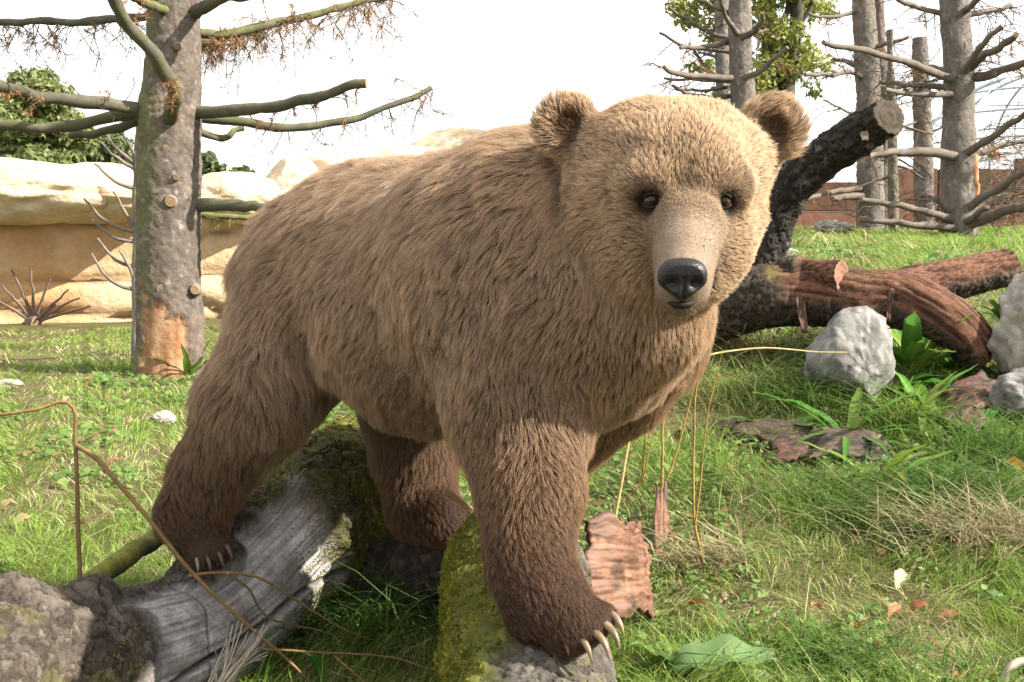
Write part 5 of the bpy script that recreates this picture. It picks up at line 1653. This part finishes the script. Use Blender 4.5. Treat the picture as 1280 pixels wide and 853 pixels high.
m = NT('nose_leather')
h = m.voro(420, vec=m.coord())
m_nose = m.done((.012, .011, .012), .40, m.bump(h, .35, .0015), .32)
nf = unit(P(853, 352, 1.6) - P(857, 322, 1.8)); nx = np.array([1.0, 0, 0]); nf = unit(nf - nx * nf[0])
nz_ = np.cross(nx, nf)
if nz_[2] < 0: nz_ = -nz_
NB = P(853, 347, 1.714)
def nose_shape(l):
    x, y, z = l[:, 0].copy(), l[:, 1].copy(), l[:, 2].copy()
    x = x * (1 - .55 * sstep(.004, .030, -z))              # narrower below, down to the lip
    z = np.where(z < 0, z * 1.25, z)
    y = np.minimum(y, .017 + 0 * y) + .15 * np.maximum(y - .017, 0)     # flat front
    z = z + .004 * sstep(.0, .04, np.abs(x)) * (z > 0)
    for s in (-1, 1):                                  # nostrils
        d = np.sqrt(((x - s * .018) / .009) ** 2 + ((z + .007) / .0075) ** 2)
        y = y - .010 * np.exp(-d ** 2) * (y > 0)
    y = y - .004 * np.exp(-(x / .0025) ** 2) * (y > 0) * (z < .004)
    return np.stack([x, y, z], 1)
nose = blob('nose', NB, [nx, nf, nz_], (.038, .026, .030), m_nose, bear, 40, nose_shape)

m = NT('lip_skin'); m_lip = m.done((.014, .010, .009), .65, None, .25)
lip_pts = [P(x, y, d) for x, y, d in ((828, 366, 1.762), (836, 377, 1.752), (844, 381, 1.742), (853, 382, 1.738), (862, 380, 1.742), (870, 375, 1.752), (878, 364, 1.762))]
link('lip', tube_mesh('lip', lip_pts, [.002, .004, .0058, .0066, .0058, .004, .002], m_lip, 10), bear)

m = NT('eye'); tc = m.n('TexCoord')
dist = m.n('VectorMath', operation='LENGTH'); m.l(tc.outputs['Normal'], dist.inputs[0])
sep = m.n('SeparateXYZ'); m.l(tc.outputs['Normal'], sep.inputs[0])
iris = m.ramp(m.math('MULTIPLY', sep.outputs['Y'], -1.0), [(0.0, (.05, .03, .025)), (.55, (.045, .022, .012)), (.72, (.050, .021, .010)), (.90, (.034, .014, .007)), (.93, (.004, .004, .004))])
m_eye = m.done(iris, .08, None, .35)
for e in EYES:
    f = unit(CAM - e + np.array([0, 0, -.1])); x = unit(np.cross(f, np.array([0, 0, 1.0]))); z = np.cross(x, f)
    eye = blob('eye', e + f * .004, [x, f, z], (.0125, .0125, .0125), m_eye, bear, 20)
    # lids: two dark arcs hooding the eyeball
    for up in (1, -1):
        a = np.linspace(-1.15, 1.15, 11)
        pts = [e + f * (.004 + .0125 * math.cos(k * .85) - .001) + x * (.0145 * math.sin(k)) + z * (up * .0115 * math.cos(k) + .001) for k in a]
        link('eyelid', tube_mesh('eyelid', pts, [.0008] + [.0020] * 9 + [.0008], m_lip, 8), eye)

m = NT('claw')
cn = m.noise(60, 4, vec=m.coord((1, 1, 1)))
m_claw = m.done(m.ramp(cn, [(.3, (.11, .066, .034)), (.7, (.25, .175, .105))]), .38, None, .5)
m = NT('claw_dark')
m_clawd = m.done(m.ramp(m.noise(60, 4, vec=m.coord()), [(.3, (.020, .012, .009)), (.7, (.055, .034, .023))]), .4, None, .5)
def claw(base, fwd, L, r, mat):
    t = np.linspace(0, 1, 9)
    f = unit(np.array([fwd[0], fwd[1], 0]))
    pts = np.array(base)[None] + f[None] * (L * np.sin(t * 1.35))[:, None] + np.array([0, 0, 1.0])[None] * (L * .75 * (np.cos(t * 1.45) - 1) + L * .10 * np.sin(t * math.pi))[:, None]
    rad = r * np.array([.9, 1, 1, .95, .86, .74, .58, .38, .08])
    link('claw', tube_mesh('claw', pts, rad, mat, 10), bear)
pc = P(690, 745, 2.0)
for k, (tx, ty, td) in enumerate(TOES_F):
    b = P(tx, ty - 4, td)
    claw(b, np.array([.62, -.78, 0]) + unit(b - pc) * .35, [.044, .054, .056, .052, .046][k], .0072, m_claw)
pc = P(242, 655, 2.69)
for k, (tx, ty, td) in enumerate(TOES_H):
    b = P(tx, ty - 2, td)
    claw(b, b - pc, .045, .0068, m_claw if k == 0 else m_clawd)
# ------------------------------------------------------------------ grass is sown last
tag(link('grass', make_grass(330000)), 'tufted green grass with dry straw blades over the whole slope', 'grass', kind='stuff')

def make_herbs(N):
    """small round and lance leaves of low weeds between the blades"""
    r = (1.9 ** .5 + rng.random(N) * (9.0 ** .5 - 1.9 ** .5)) ** 2
    th = (rng.random(N) - .5) * 2 * math.radians(34)
    x, y = r * np.sin(th), r * np.cos(th)
    p = np.stack([x, y, 0 * x], 1)
    f = fbm(p * 2.3, 171, 3)
    keep = (f > .08) & ~in_keepout(p)
    x, y, r = x[keep], y[keep], r[keep]; n = len(x)
    c = np.stack([x, y, ground_z(x, y) + .008 + .035 * rng.random(n)], 1)
    nrm = unit(np.stack([rng.normal(0, .5, n), rng.normal(0, .5, n) - .25, np.ones(n)], 1))
    u = unit(np.cross(nrm, rng.normal(size=(n, 3)))); w = np.cross(nrm, u)
    s = (.007 + .012 * rng.random(n) ** 2)[:, None] * np.clip(r / 3.5, .8, 2)[:, None]
    asp = (.35 + .4 * rng.random(n))[:, None]
    v = np.stack([c - u * s, c - u * s * .3 + w * s * asp, c + u * s * .5 + w * s * asp * .7, c + u * s, c + u * s * .5 - w * s * asp * .7, c - u * s * .3 - w * s * asp], 1).reshape(-1, 3)
    k = rng.random((n, 1))
    col = np.array([.07, .15, .03]) * (1 - k) + np.array([.19, .27, .07]) * k
    brown = rng.random(n) < .10
    col[brown] = np.array([.22, .13, .06])
    me = mesh_np('ground_herbs', v, np.arange(n * 6), np.full(n, 6), m_broad, False)
    put_color(me, np.repeat(col, 6, 0))
    return me
tag(link('ground_herbs', make_herbs(60000)), 'low small-leaved weeds scattered between the grass blades', 'weeds', kind='stuff')
